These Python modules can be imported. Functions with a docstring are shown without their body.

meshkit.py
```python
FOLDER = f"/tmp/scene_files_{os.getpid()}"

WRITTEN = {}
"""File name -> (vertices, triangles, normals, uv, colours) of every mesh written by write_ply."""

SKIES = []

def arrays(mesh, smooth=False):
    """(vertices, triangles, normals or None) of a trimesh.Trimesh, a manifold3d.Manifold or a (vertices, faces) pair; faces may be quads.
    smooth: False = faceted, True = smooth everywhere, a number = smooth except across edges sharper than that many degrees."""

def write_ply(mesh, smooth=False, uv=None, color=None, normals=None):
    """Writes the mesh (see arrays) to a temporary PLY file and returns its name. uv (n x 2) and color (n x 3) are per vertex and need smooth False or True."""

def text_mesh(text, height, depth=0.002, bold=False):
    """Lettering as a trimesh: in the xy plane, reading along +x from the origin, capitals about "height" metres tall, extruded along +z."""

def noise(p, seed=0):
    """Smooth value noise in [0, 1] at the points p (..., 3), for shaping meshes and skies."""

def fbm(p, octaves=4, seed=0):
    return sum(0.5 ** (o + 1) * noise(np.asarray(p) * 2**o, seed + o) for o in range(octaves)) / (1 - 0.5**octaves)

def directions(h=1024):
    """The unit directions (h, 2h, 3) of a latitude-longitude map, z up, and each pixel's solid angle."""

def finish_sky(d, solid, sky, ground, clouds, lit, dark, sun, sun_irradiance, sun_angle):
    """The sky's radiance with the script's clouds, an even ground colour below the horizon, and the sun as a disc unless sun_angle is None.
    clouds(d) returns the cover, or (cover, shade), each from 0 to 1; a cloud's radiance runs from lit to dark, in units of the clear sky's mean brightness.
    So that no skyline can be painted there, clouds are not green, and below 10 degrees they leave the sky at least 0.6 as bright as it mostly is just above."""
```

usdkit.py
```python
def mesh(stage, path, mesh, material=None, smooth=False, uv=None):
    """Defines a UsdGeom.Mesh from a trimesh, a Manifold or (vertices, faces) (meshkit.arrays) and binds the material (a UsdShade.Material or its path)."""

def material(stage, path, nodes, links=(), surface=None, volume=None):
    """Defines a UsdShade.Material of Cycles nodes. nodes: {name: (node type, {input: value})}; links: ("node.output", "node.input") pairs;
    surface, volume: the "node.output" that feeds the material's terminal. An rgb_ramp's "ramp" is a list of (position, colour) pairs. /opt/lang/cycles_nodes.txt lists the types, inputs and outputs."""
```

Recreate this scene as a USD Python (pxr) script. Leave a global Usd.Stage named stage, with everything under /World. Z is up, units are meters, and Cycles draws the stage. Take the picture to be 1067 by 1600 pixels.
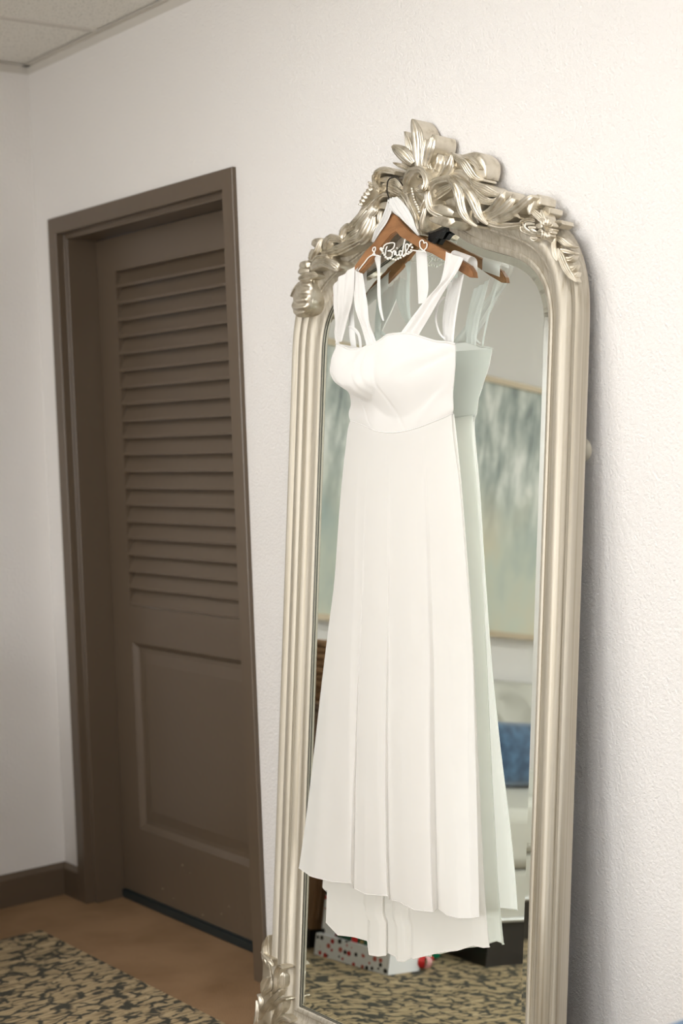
import math, random
import numpy as np, trimesh
from shapely.geometry import Polygon
from pxr import Usd, UsdGeom, UsdLux, UsdShade, Gf, Sdf, Vt
import usdkit, meshkit

stage = Usd.Stage.CreateInMemory()
UsdGeom.SetStageUpAxis(stage, 'Z')
UsdGeom.SetStageMetersPerUnit(stage, 1.0)
UsdGeom.Xform.Define(stage, '/World')
UsdGeom.Scope.Define(stage, '/World/Looks')
random.seed(7); rng = np.random.default_rng(7)

# ------------------------------------------------------------------ camera
CX, CY, CZ, YAW, PIT, ROL, FPX = 4.3088, -2.2076, 1.4119, 0.9195, 0.0504, -0.0374, 2441.4
EXPOSURE = -0.45
def set_camera():
    F = np.array([-math.sin(YAW)*math.cos(PIT), math.cos(YAW)*math.cos(PIT), -math.sin(PIT)])
    R = np.array([math.cos(YAW), math.sin(YAW), 0]); U = np.cross(R, F)
    R2 = math.cos(ROL)*R + math.sin(ROL)*U; U2 = -math.sin(ROL)*R + math.cos(ROL)*U
    cam = UsdGeom.Camera.Define(stage, '/World/camera')
    m = Gf.Matrix4d(*R2, 0, *U2, 0, *(-F), 0, CX, CY, CZ, 1)
    cam.AddTransformOp().Set(m)
    cam.CreateHorizontalApertureAttr(24.0); cam.CreateVerticalApertureAttr(36.0)
    cam.CreateFocalLengthAttr(FPX*24.0/1067)
    cam.CreateFStopAttr(2.8); cam.CreateFocusDistanceAttr(3.22)
    cam.CreateClippingRangeAttr(Gf.Vec2f(0.05, 200))
    cam.CreateExposureAttr(EXPOSURE)
set_camera()

# ------------------------------------------------------------------ light
XL, XR, YB, YF, ZC = -0.106, 6.1, 0.013, -4.8, 2.569        # the room
WINDOWS = [(2.6, 3.9), (4.3, 5.6)]                            # two windows in the wall opposite, x from..to
WZ0, WZ1 = 0.75, 2.25
WIN_POWER, TROFFER = 21.0, 11.0
dome = UsdLux.DomeLight.Define(stage, '/World/sky'); dome.CreateIntensityAttr(0.6); dome.CreateColorAttr(Gf.Vec3f(0.8, 0.9, 1.0))
for i, (a, b) in enumerate(WINDOWS):
    L = UsdLux.RectLight.Define(stage, '/World/daylight' + ('' if i == 0 else '_%03d' % i))
    L.CreateWidthAttr(b - a + .1); L.CreateHeightAttr(WZ1 - WZ0 + .1)
    L.CreateIntensityAttr(WIN_POWER); L.CreateColorAttr(Gf.Vec3f(1.0, 0.99, 0.975))
    L.AddTranslateOp().Set(Gf.Vec3d((a + b)/2, YF - .20, (WZ0 + WZ1)/2)); L.AddRotateXOp().Set(90)

# ------------------------------------------------------------------ helpers
LOOKS = {}
def pmat(name, color, rough=.5, metal=0., nodes=None, links=(), surface='p.BSDF', **kw):
    n = {'p': ('principled_bsdf', dict(base_color=color, roughness=rough, metallic=metal, **kw))}
    n.update(nodes or {})
    LOOKS[name] = usdkit.material(stage, '/World/Looks/' + name, n, links, surface=surface)
    return LOOKS[name]
used = {}
def free(path):
    k = used.get(path, -1) + 1; used[path] = k
    return path if k == 0 else '%s_%03d' % (path, k)
def tag(prim, label=None, cat=None, group=None, kind=None):
    for k, v in (('label', label), ('category', cat), ('group', group), ('kind', kind)):
        if v: prim.SetCustomDataByKey(k, v)
    return prim
BASE = {}
def thing(name, label=None, cat=None, base=(0, 0, 0), rx=0., rz=0., group=None, kind=None):
    p = free('/World/' + name); x = UsdGeom.Xform.Define(stage, p)
    x.AddTranslateOp().Set(Gf.Vec3d(*map(float, base)))
    if rz: x.AddRotateZOp().Set(rz)
    if rx: x.AddRotateXOp().Set(rx)
    BASE[p] = np.array(base, float)
    tag(x.GetPrim(), label, cat, group, kind)
    return p
def part(parent, name, mesh, mat, smooth=30, label=None, world=False, kind=None):
    """A mesh under parent. world: the vertices are world coordinates, brought to the parent's base."""
    p = free(parent + '/' + name)
    if hasattr(mesh, 'to_mesh'): mesh = trimesh.Trimesh(*meshkit.arrays(mesh)[:2], process=False)
    if world:
        b = BASE[parent]
        if isinstance(mesh, tuple): mesh = (np.asarray(mesh[0]) - b, mesh[1])
        else: mesh = mesh.copy(); mesh.apply_translation(-b)
    m = usdkit.mesh(stage, p, mesh, LOOKS[mat], smooth=smooth)
    tag(m.GetPrim(), label=label, kind=kind)
    return p
def box(x0, x1, y0, y1, z0, z1):
    m = trimesh.creation.box([abs(x1-x0), abs(y1-y0), abs(z1-z0)])
    m.apply_translation([(x0+x1)/2, (y0+y1)/2, (z0+z1)/2]); return m
def rbox(x0, x1, y0, y1, z0, z1, r=.01, seg=8):
    """box with rounded edges"""
    import manifold3d as mf
    s = mf.Manifold.sphere(r, seg*2)
    pts = []
    for x in (x0+r, x1-r):
        for y in (y0+r, y1-r):
            for z in (z0+r, z1-r): pts.append(s.translate([x, y, z]))
    return mf.Manifold.batch_hull(pts)
def cat(ms): return trimesh.util.concatenate([m if isinstance(m, trimesh.Trimesh) else trimesh.Trimesh(*meshkit.arrays(m)[:2], process=False) for m in ms])
def spline(P, n, linear=False):
    """resample the polyline P (k x c) at n even steps of its arc length, smoothly"""
    P = np.asarray(P, float)
    s = np.r_[0, np.cumsum(np.linalg.norm(np.diff(P, axis=0), axis=1) + 1e-9)]
    x = np.linspace(0, s[-1], n)
    if linear or len(P) < 3: return np.stack([np.interp(x, s, P[:, k]) for k in range(P.shape[1])], 1)
    from scipy.interpolate import PchipInterpolator
    return np.stack([PchipInterpolator(s, P[:, k])(x) for k in range(P.shape[1])], 1)
def tube(P, r, seg=8, caps=True):
    P = np.asarray(P, float); n = len(P); r = np.broadcast_to(r, n)
    T = np.gradient(P, axis=0); T /= np.linalg.norm(T, axis=1)[:, None] + 1e-12
    a = np.array([0, 0, 1.]) if abs(T[0, 2]) < .9 else np.array([1., 0, 0])
    V = []; N = np.cross(T[0], a); N /= np.linalg.norm(N)
    for i in range(n):
        N = N - T[i]*(N @ T[i]); N /= np.linalg.norm(N) + 1e-12; B = np.cross(T[i], N)
        for k in range(seg):
            w = 2*math.pi*k/seg; V.append(P[i] + r[i]*(math.cos(w)*N + math.sin(w)*B))
    Fc = []
    for i in range(n-1):
        for k in range(seg):
            a0 = i*seg+k; b0 = i*seg+(k+1) % seg
            Fc += [[a0, b0, b0+seg], [a0, b0+seg, a0+seg]]
    if caps:
        V += [P[0], P[-1]]
        for k in range(seg):
            Fc += [[n*seg, (k+1) % seg, k], [n*seg+1, (n-1)*seg+k, (n-1)*seg+(k+1) % seg]]
    return trimesh.Trimesh(np.array(V), np.array(Fc), process=False)
def grid(G, flip=False):
    """mesh of a grid of points (rows x columns x 3)"""
    a, b = G.shape[:2]; i = np.arange(a*b).reshape(a, b)
    q = np.stack([i[:-1, :-1], i[:-1, 1:], i[1:, 1:], i[1:, :-1]], -1).reshape(-1, 4)
    if flip: q = q[:, ::-1]
    return trimesh.Trimesh(G.reshape(-1, 3), np.vstack([q[:, [0, 1, 2]], q[:, [0, 2, 3]]]), process=False)
def shell(A, B):
    """closed solid between two grids of the same size (A in front, B behind)"""
    a, b = A.shape[:2]; n = a*b
    f = grid(A).faces; g = grid(B, True).faces + n
    i = np.arange(n).reshape(a, b)
    loop = np.r_[i[0, :-1], i[:-1, -1], i[-1, :0:-1], i[:0:-1, 0]]
    nx = np.roll(loop, -1)
    side = np.vstack([np.stack([nx, loop, loop+n], 1), np.stack([nx, loop+n, nx+n], 1)])
    return trimesh.Trimesh(np.vstack([A.reshape(-1, 3), B.reshape(-1, 3)]), np.vstack([f, g, side]), process=False)
def extrude(poly, t):
    return trimesh.creation.extrude_polygon(Polygon(poly) if not hasattr(poly, 'exterior') else poly, t, engine='earcut')

# the leaning mirror's own frame: u along its width, h up its face, d out of its face
MB = np.array([1.311, -.196, 0.]); PHI = .09; MW = .927
def ml(u, h, d): return np.stack(np.broadcast_arrays(np.asarray(u, float), -np.asarray(d, float), np.asarray(h, float)), -1)
def mw(P):
    """mirror frame (u, h, d) to world"""
    P = np.asarray(P, float); u, h, d = P[..., 0], P[..., 1], P[..., 2]
    c, s = math.cos(PHI), math.sin(PHI)
    return np.stack([MB[0] + u, MB[1] - d*c + h*s, MB[2] + d*s + h*c], -1)

# ------------------------------------------------------------------ materials
def bumped(name, color, rough, scale, dist, detail=3, **kw):
    return pmat(name, color, rough, nodes={'g': ('geometry', {}), 'n': ('noise_texture', {'scale': scale, 'detail': detail, 'roughness': .55}),
        'b': ('bump', {'distance': dist, 'strength': 1.0})}, links=[('g.position', 'n.vector'), ('n.fac', 'b.height'), ('b.normal', 'p.normal')], **kw)
bumped('wall_paint', (.80, .778, .757), .5, 190, .0024, 2)
pmat('wall_paint_plain', (.80, .775, .75), .6)
pmat('ceiling_tile', (.80, .78, .73), .9, nodes={'g': ('geometry', {}), 'v': ('noise_texture', {'scale': 160, 'detail': 3}),
    'r': ('rgb_ramp', {'ramp': [(0, (.50, .50, .46)), (.36, (.60, .59, .55)), (.42, (.82, .80, .75)), (1, (.82, .80, .75))]}), 'b': ('bump', {'distance': .002, 'strength': .6})},
    links=[('g.position', 'v.vector'), ('v.fac', 'r.fac'), ('r.color', 'p.base_color'), ('v.fac', 'b.height'), ('b.normal', 'p.normal')])
pmat('grid_metal', (.62, .59, .54), .5)
pmat('brown_paint', (.108, .078, .052), .36, nodes={'g': ('geometry', {}), 'n': ('noise_texture', {'scale': 60, 'detail': 4}),
    'b': ('bump', {'distance': .0008, 'strength': .5})}, links=[('g.position', 'n.vector'), ('n.fac', 'b.height'), ('b.normal', 'p.normal')])
pmat('door_sweep', (.012, .02, .022), .4)
pmat('brass', (.55, .38, .12), .35, 1.0)
pmat('chip', (.55, .46, .36), .7)
# plain brown border carpet
pmat('border_carpet', (.24, .14, .075), .95, nodes={'g': ('geometry', {}), 'n': ('noise_texture', {'scale': 420, 'detail': 3}), 'm': ('noise_texture', {'scale': 5, 'detail': 3}),
    'r': ('rgb_ramp', {'ramp': [(.25, (.21, .12, .056)), (.75, (.39, .24, .125))]}), 's': ('rgb_ramp', {'ramp': [(.3, (.74, .70, .62)), (.6, (1, 1, 1))]}),
    'x': ('mix_color', {'blend_type': 'multiply', 'fac': 1.0}), 'b': ('bump', {'distance': .003, 'strength': .8})},
    links=[('g.position', 'n.vector'), ('g.position', 'm.vector'), ('n.fac', 'r.fac'), ('m.fac', 's.fac'), ('r.color', 'x.a'), ('s.color', 'x.b'), ('x.result', 'p.base_color'), ('n.fac', 'b.height'), ('b.normal', 'p.normal')])
# patterned carpet: tan with fine stripes along y and dark broken vermicular lines
pmat('pattern_carpet', (.4, .3, .18), .95, nodes={'g': ('geometry', {}),
    'd': ('noise_texture', {'scale': 22, 'detail': 2}), 'dm': ('vector_math', {'math_type': 'multiply_add', 'vector2': (.05, .06, 0)}),
    'mp': ('mapping', {'scale': (1.0, .5, 1)}), 'v': ('voronoi_texture', {'feature': 'distance_to_edge', 'scale': 31, 'randomness': 1.0}),
    'th': ('rgb_ramp', {'ramp': [(0, (1, 1, 1)), (.07, (1, 1, 1)), (.15, (0, 0, 0)), (1, (0, 0, 0))]}),
    'k': ('noise_texture', {'scale': 26, 'detail': 2}), 'kr': ('rgb_ramp', {'ramp': [(.40, (0, 0, 0)), (.5, (1, 1, 1))]}),
    'ma': ('mix_color', {'blend_type': 'multiply', 'fac': 1.0}),
    'sm': ('mapping', {'scale': (150, 9, 1)}), 's': ('noise_texture', {'scale': 1.0, 'detail': 2}),
    'sr': ('rgb_ramp', {'ramp': [(.32, (.13, .10, .055)), (.46, (.40, .30, .165)), (.7, (.58, .45, .27))]}),
    'f': ('noise_texture', {'scale': 500, 'detail': 2}),
    'mx': ('mix_color', {'b': (.052, .05, .036)}), 'b': ('bump', {'distance': .003, 'strength': .8})},
    links=[('g.position', 'd.vector'), ('d.color', 'dm.vector1'), ('g.position', 'dm.vector3'), ('dm.vector', 'mp.vector'), ('mp.vector', 'v.vector'),
           ('v.distance', 'th.fac'), ('g.position', 'k.vector'), ('k.fac', 'kr.fac'), ('th.color', 'ma.a'), ('kr.color', 'ma.b'),
           ('g.position', 'sm.vector'), ('sm.vector', 's.vector'), ('s.fac', 'sr.fac'), ('sr.color', 'mx.a'), ('ma.result', 'mx.fac'), ('mx.result', 'p.base_color'),
           ('g.position', 'f.vector'), ('f.fac', 'b.height'), ('b.normal', 'p.normal')])
# champagne silver leaf, a little worn
pmat('silver_leaf', (.76, .71, .62), .3, .9, nodes={'t': ('texture_coordinate', {}), 'n': ('noise_texture', {'scale': 40, 'detail': 5}),
    'r': ('rgb_ramp', {'ramp': [(.28, (.46, .40, .30)), (.5, (.68, .63, .53)), (.75, (.77, .72, .63))]}), 'q': ('map_range', {'from_min': .3, 'from_max': .7, 'to_min': .32, 'to_max': .46}),
    'b': ('bump', {'distance': .0006, 'strength': .5})},
    links=[('t.object', 'n.vector'), ('n.fac', 'r.fac'), ('r.color', 'p.base_color'), ('n.fac', 'q.value'), ('q.result', 'p.roughness'), ('n.fac', 'b.height'), ('b.normal', 'p.normal')])
# the same leaf on the straight mouldings, rubbed in streaks along the length
pmat('silver_frame', (.56, .5, .41), .5, .55, nodes={'t': ('texture_coordinate', {}), 'mp': ('mapping', {'scale': (160, 160, 1.4)}), 'n': ('noise_texture', {'scale': 1.0, 'detail': 4}),
    'r': ('rgb_ramp', {'ramp': [(.28, (.36, .315, .24)), (.5, (.47, .43, .355)), (.75, (.57, .53, .455))]}), 'q': ('map_range', {'from_min': .3, 'from_max': .7, 'to_min': .42, 'to_max': .55})},
    links=[('t.object', 'mp.vector'), ('mp.vector', 'n.vector'), ('n.fac', 'r.fac'), ('r.color', 'p.base_color'), ('n.fac', 'q.value'), ('q.result', 'p.roughness')])
pmat('mirror_glass', (.91, .97, .935), 0.0, 1.0)
pmat('black_backing', (.01, .01, .011), .5)
def cloth(name, color, trans=.25, clear=0., weave=900):
    n = {'g': ('geometry', {}), 'n': ('noise_texture', {'scale': weave, 'detail': 2}), 'b': ('bump', {'distance': .0003, 'strength': .4}),
         'p': ('diffuse_bsdf', dict(color=color, roughness=.3)), 't': ('translucent_bsdf', {'color': color}), 'm': ('mix_closure', {'fac': trans}),
         'c': ('transparent_bsdf', {}), 'z': ('mix_closure', {'fac': clear})}
    LOOKS[name] = usdkit.material(stage, '/World/Looks/' + name, n, [('g.position', 'n.vector'), ('n.fac', 'b.height'), ('b.normal', 'p.normal'), ('p.BSDF', 'm.closure1'), ('t.BSDF', 'm.closure2'),
        ('m.closure', 'z.closure1'), ('c.BSDF', 'z.closure2')], surface='z.closure')
cloth('white_crepe', (.915, .90, .88), .28)
cloth('white_chiffon', (.945, .93, .91), .47)
cloth('ivory_lining', (.94, .92, .885), .48)
cloth('sheer_tulle', (.94, .93, .92), .4, .2)
cloth('satin_ribbon', (.92, .915, .90), .3)
def wood(name, c0, c1, sc=(60, 60, 6), rough=.35):
    pmat(name, c0, rough, nodes={'t': ('texture_coordinate', {}), 'mp': ('mapping', {'scale': sc}), 'n': ('noise_texture', {'scale': 1., 'detail': 4, 'distortion': .6}),
        'r': ('rgb_ramp', {'ramp': [(.3, c0), (.7, c1)]})}, links=[('t.object', 'mp.vector'), ('mp.vector', 'n.vector'), ('n.fac', 'r.fac'), ('r.color', 'p.base_color')])
wood('hanger_wood', (.22, .10, .04), (.36, .175, .075), (14, 60, 40))
wood('cabinet_wood', (.16, .085, .04), (.25, .14, .07), (50, 50, 5))
pmat('dark_wire', (.08, .07, .06), .3, .9)
pmat('white_wire', (.90, .87, .82), .3)
pmat('pearl', (.90, .87, .80), .15, sheen_weight=.3)
bumped('sofa_cloth', (.56, .55, .49), .85, 600, .0006)
pmat('sofa_trim', (.60, .60, .58), .3, .6)
pmat('dark_leg', (.02, .016, .013), .4)
pmat('blue_velvet', (.02, .07, .15), .75, nodes={'g': ('geometry', {}), 'n': ('noise_texture', {'scale': 22, 'detail': 3}), 'r': ('rgb_ramp', {'ramp': [(.35, (.012, .05, .11)), (.65, (.05, .125, .225))]})},
    links=[('g.position', 'n.vector'), ('n.fac', 'r.fac'), ('r.color', 'p.base_color')], sheen_weight=.5)
pmat('blue_chair_cloth', (.03, .13, .27), .7, sheen_weight=.3)
pmat('gilt_wood', (.55, .46, .33), .4, .3)
# abstract canvas: pale greys and drips above, sage and sand below
pmat('abstract_paint', (.5, .55, .5), .6, nodes={'g': ('geometry', {}), 's': ('separate_xyz', {}),
    'mp': ('mapping', {'scale': (1, 17, 4.2)}), 'n': ('noise_texture', {'scale': 1.0, 'detail': 6, 'roughness': .62, 'distortion': .3}),
    'r': ('rgb_ramp', {'ramp': [(.28, (.13, .16, .16)), (.42, (.38, .43, .41)), (.52, (.55, .60, .56)), (.62, (.84, .85, .82))]}),
    'm2': ('mapping', {'scale': (1, 5, 2.6), 'location': (3, 1, 2)}), 'n2': ('noise_texture', {'scale': 1.0, 'detail': 5}),
    'r2': ('rgb_ramp', {'ramp': [(.32, (.42, .50, .47)), (.5, (.58, .62, .53)), (.66, (.64, .61, .48))]}),
    'h': ('map_range', {'from_min': 1.30, 'from_max': 1.58, 'to_min': 0., 'to_max': 1., 'clamp': True}),
    'x': ('mix_color', {})},
    links=[('g.position', 's.vector'), ('g.position', 'mp.vector'), ('mp.vector', 'n.vector'), ('n.fac', 'r.fac'), ('g.position', 'm2.vector'), ('m2.vector', 'n2.vector'), ('n2.fac', 'r2.fac'),
           ('s.z', 'h.value'), ('h.result', 'x.fac'), ('r2.color', 'x.a'), ('r.color', 'x.b'), ('x.result', 'p.base_color')])
pmat('white_wrap', (.82, .82, .83), .35)
def dotted(name, base, ramp, scale):
    pmat(name, base, .4, nodes={'t': ('texture_coordinate', {}), 'v': ('voronoi_texture', {'feature': 'f1', 'scale': scale, 'randomness': .8}), 'r': ('rgb_ramp', {'ramp': ramp, 'interpolate': False}),
        'e': ('math', {'math_type': 'less_than', 'value2': .36}), 'k': ('separate_color', {}), 'x': ('mix_color', {'a': base})},
        links=[('t.object', 'v.vector'), ('v.distance', 'e.value1'), ('v.color', 'k.color'), ('k.r', 'r.fac'), ('e.value', 'x.fac'), ('r.color', 'x.b'), ('x.result', 'p.base_color')])
dotted('festive_wrap', (.80, .80, .80), [(0, (.45, .03, .03)), (.3, (.015, .015, .015)), (.6, (.50, .12, .09)), (.8, (.80, .80, .80))], 48)
dotted('green_dotted_wrap', (.012, .075, .04), [(0, (.65, .28, .26)), (.35, (.5, .05, .04)), (.6, (.35, .25, .1)), (.8, (.7, .5, .5))], 50)
pmat('pink_paper', (.72, .36, .36), .7)
pmat('red_ribbon', (.7, .03, .03), .35)
pmat('green_foil', (.01, .30, .16), .2, .3)
pmat('wicker', (.30, .17, .08), .7)
pmat('cream_plastic', (.72, .68, .56), .4)
pmat('white_frame', (.8, .8, .78), .4)
LOOKS['pane'] = usdkit.material(stage, '/World/Looks/pane', {'t': ('transparent_bsdf', {}), 'g': ('glossy_bsdf', {'roughness': 0.0}), 'f': ('fresnel', {'IOR': 1.45}), 'm': ('mix_closure', {})},
    [('f.fac', 'm.fac'), ('t.BSDF', 'm.closure1'), ('g.BSDF', 'm.closure2')], surface='m.closure')
LOOKS['troffer_light'] = usdkit.material(stage, '/World/Looks/troffer_light', {'e': ('emission', {'color': (1.0, .985, .97), 'strength': TROFFER})}, surface='e.emission')

# ------------------------------------------------------------------ the room
S_ = 'structure'
DW, DH, DF, DD = 1.011, 2.09, .05, .125          # door frame: width, height, face, depth of the leaf's front
fl = thing('floor', kind=S_)
BX, BY = .185, -.222                                # the brown border's inner edges
part(fl, 'border_carpet', cat([box(XL-.2, XR+.2, BY, .4, -.05, 0), box(XL-.2, BX, YF-.1, BY, -.05, 0)]), 'border_carpet', label='plain brown carpet border along the walls')
part(fl, 'patterned_carpet', box(BX, XR+.2, YF-.1, BY, -.05, .001), 'pattern_carpet', label='tan carpet with dark vermicular pattern')
T = .16
wb = thing('wall_back', kind=S_)
part(wb, 'plaster', cat([box(XL-.2, .03, YB, YB+T, 0, ZC+.1), box(DW-.03, XR+.2, YB, YB+T, 0, ZC+.1), box(.03, DW-.03, YB, YB+T, DH-.03, ZC+.1)]), 'wall_paint')
part(wb, 'passage_wall', box(-.3, 1.4, .5, .55, 0, 2.5), 'wall_paint_plain')
w = thing('wall_left', kind=S_); part(w, 'plaster', box(XL-T, XL, YF-.1, YB+.05, 0, ZC+.1), 'wall_paint')
w = thing('wall_right', kind=S_); part(w, 'plaster', box(XR, XR+T, YF-.1, YB+.05, 0, ZC+.1), 'wall_paint')
w = thing('wall_front', kind=S_)
ms = [box(XL-.2, XR+.2, YF-T, YF, 0, WZ0), box(XL-.2, XR+.2, YF-T, YF, WZ1, ZC+.1)]
xs = [XL-.2] + [v for ab in WINDOWS for v in ab] + [XR+.2]
for k in range(0, len(xs), 2): ms.append(box(xs[k], xs[k+1], YF-T, YF, WZ0, WZ1))
part(w, 'plaster', cat(ms), 'wall_paint')
for i, (a, b) in enumerate(WINDOWS):
    wn = thing('window_%d' % (i+1), kind=S_)
    part(wn, 'window_frame', cat([box(a, a+.05, YF-.12, YF-.05, WZ0, WZ1), box(b-.05, b, YF-.12, YF-.05, WZ0, WZ1), box(a, b, YF-.12, YF-.05, WZ0, WZ0+.05), box(a, b, YF-.12, YF-.05, WZ1-.05, WZ1), box((a+b)/2-.02, (a+b)/2+.02, YF-.11, YF-.06, WZ0, WZ1)]), 'white_frame')
    part(wn, 'window_sill', box(a-.04, b+.04, YF-.05, YF+.06, WZ0-.03, WZ0), 'white_frame')
    for (p, q) in ((a+.05, (a+b)/2-.02), ((a+b)/2+.02, b-.05)): part(wn, 'pane', box(p, q, YF-.088, YF-.084, WZ0+.05, WZ1-.05), 'pane')
# baseboards
def baseboard(name, prof_path):
    t = thing(name, kind=S_)
    for k, (x0, x1, y0, y1, ax) in enumerate(prof_path):
        # a flat board with a sloped cap
        if ax == 'y':   # along y on the left wall
            sec = [(x0, 0), (x0+.014, 0), (x0+.014, .084), (x0+.004, .1), (x0, .1)]
            v = np.array([[a, yy, z] for yy in (y0, y1) for a, z in sec])
        else:
            sec = [(y1, 0), (y1-.014, 0), (y1-.014, .084), (y1-.004, .1), (y1, .1)]
            v = np.array([[xx, a, z] for xx in (x0, x1) for a, z in sec])
        n = 5; f = [[i, (i+1) % n, n+(i+1) % n] for i in range(n)] + [[i, n+(i+1) % n, n+i] for i in range(n)] + [[0, i+1, i] for i in range(1, n-1)] + [[n, n+i, n+i+1] for i in range(1, n-1)]
        m = trimesh.Trimesh(v, f, process=False); m.fix_normals()
        part(t, 'board', m, 'brown_paint', smooth=False)
baseboard('baseboard_left', [(XL, XL, YF, YB, 'y')])
baseboard('baseboard_back', [(XL, 0.0, YB, YB, 'x'), (DW, XR, YB, YB, 'x')])
# ceiling: lay-in tiles on a metal grid, with fluorescent troffers
ce = thing('ceiling', kind=S_)
GX0, DX, DY, GY0 = .36, .61, 1.22, -.72
gx = [XL] + [GX0 + DX*k for k in range(10)] + [XR]
gy = [YF] + [GY0 - DY*k for k in range(3, -1, -1)] + [YB]
gy = sorted(gy)
TRO = {(3, 3), (6, 3), (1, 1), (3, 1), (6, 1), (9, 3), (9, 1)}
for i in range(len(gx)-1):
    for j in range(len(gy)-1):
        if (i, j) in TRO: continue
        if gx[i+1]-gx[i] < .05 or gy[j+1]-gy[j] < .05: continue
        part(ce, 'ceiling_tile', box(gx[i]+.008, gx[i+1]-.008, gy[j]+.008, gy[j+1]-.008, ZC+.004, ZC+.022), 'ceiling_tile', smooth=False)
for x in gx[1:-1]: part(ce, 'grid_runner', box(x-.012, x+.012, YF, YB, ZC, ZC+.005), 'grid_metal', smooth=False)
for y in gy[1:-1]: part(ce, 'grid_runner', box(XL, XR, y-.012, y+.012, ZC, ZC+.0045), 'grid_metal', smooth=False)
part(ce, 'deck', box(XL-.2, XR+.2, YF-.2, YB+.2, ZC+.12, ZC+.16), 'ceiling_tile')
t1 = thing('trim_1', kind=S_)
part(t1, 'wall_angle', cat([box(XL, XR, YB-.022, YB, ZC-.001, ZC+.001), box(XL, XR, YB-.0015, YB, ZC-.024, ZC)]), 'grid_metal', smooth=False)
part(t1, 'wall_angle', cat([box(XL, XL+.022, YF, YB, ZC-.001, ZC+.001), box(XL, XL+.0015, YF, YB, ZC-.024, ZC)]), 'grid_metal', smooth=False)
for n_, (i, j) in enumerate(sorted(TRO)):
    a, b, c, d = gx[i]+.012, gx[i+1]-.012, gy[j]+.012, gy[j+1]-.012
    t = thing('ceiling_light', 'recessed fluorescent ceiling light panel in the tile grid, out of view', 'ceiling light', ((a+b)/2, (c+d)/2, ZC), group='fluorescent ceiling panels out of view')
    part(t, 'housing', cat([box(a, b, c, c+.03, ZC+.001, ZC+.06), box(a, b, d-.03, d, ZC+.001, ZC+.06), box(a, a+.03, c, d, ZC+.001, ZC+.06), box(b-.03, b, c, d, ZC+.001, ZC+.06), box(a, b, c, d, ZC+.06, ZC+.07)]), 'white_frame', world=True)
    part(t, 'diffuser', box(a+.03, b-.03, c+.03, d-.03, ZC+.02, ZC+.024), 'troffer_light', world=True)

# ------------------------------------------------------------------ door_1
dr = thing('door_1', kind=S_)
def frame_prof():
    """hollow metal frame swept round the opening: face, rabbet, stop, jamb"""
    prof = [(-.0, .013+.02), (0, 0.002), (.002, 0), (.048, 0), (.05, .002), (.05, .026), (.052, .028), (.064, .028), (.066, .030), (.066, .16), (.0, .16)]
    st = []
    for (x, z, sx, sz) in ((0, 0, 1, 0), (0, DH, 1, -1), (DW, DH, -1, -1), (DW, 0, -1, 0)):
        st.append([[x + sx*o, y, z + (sz*o if sz else 0)] for o, y in prof])
    G = np.array(st); n = len(prof); V = G.reshape(-1, 3); Fc = []
    for i in range(3):
        for k in range(n):
            a, b = i*n+k, i*n+(k+1) % n
            Fc += [[a, b, b+n], [a, b+n, a+n]]
    m = trimesh.Trimesh(V, Fc, process=False); m.fix_normals(); return m
part(dr, 'door_frame', frame_prof(), 'brown_paint', smooth=False)
lx0, lx1, lz0, lz1 = .069, DW-.069, .017, DH-.069
sx0, sx1 = .181, DW-.181
ZL1, ZL0, ZP1, ZP0 = 1.919, .917, .805, .234
yd0, yd1 = DD, DD+.04
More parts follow.
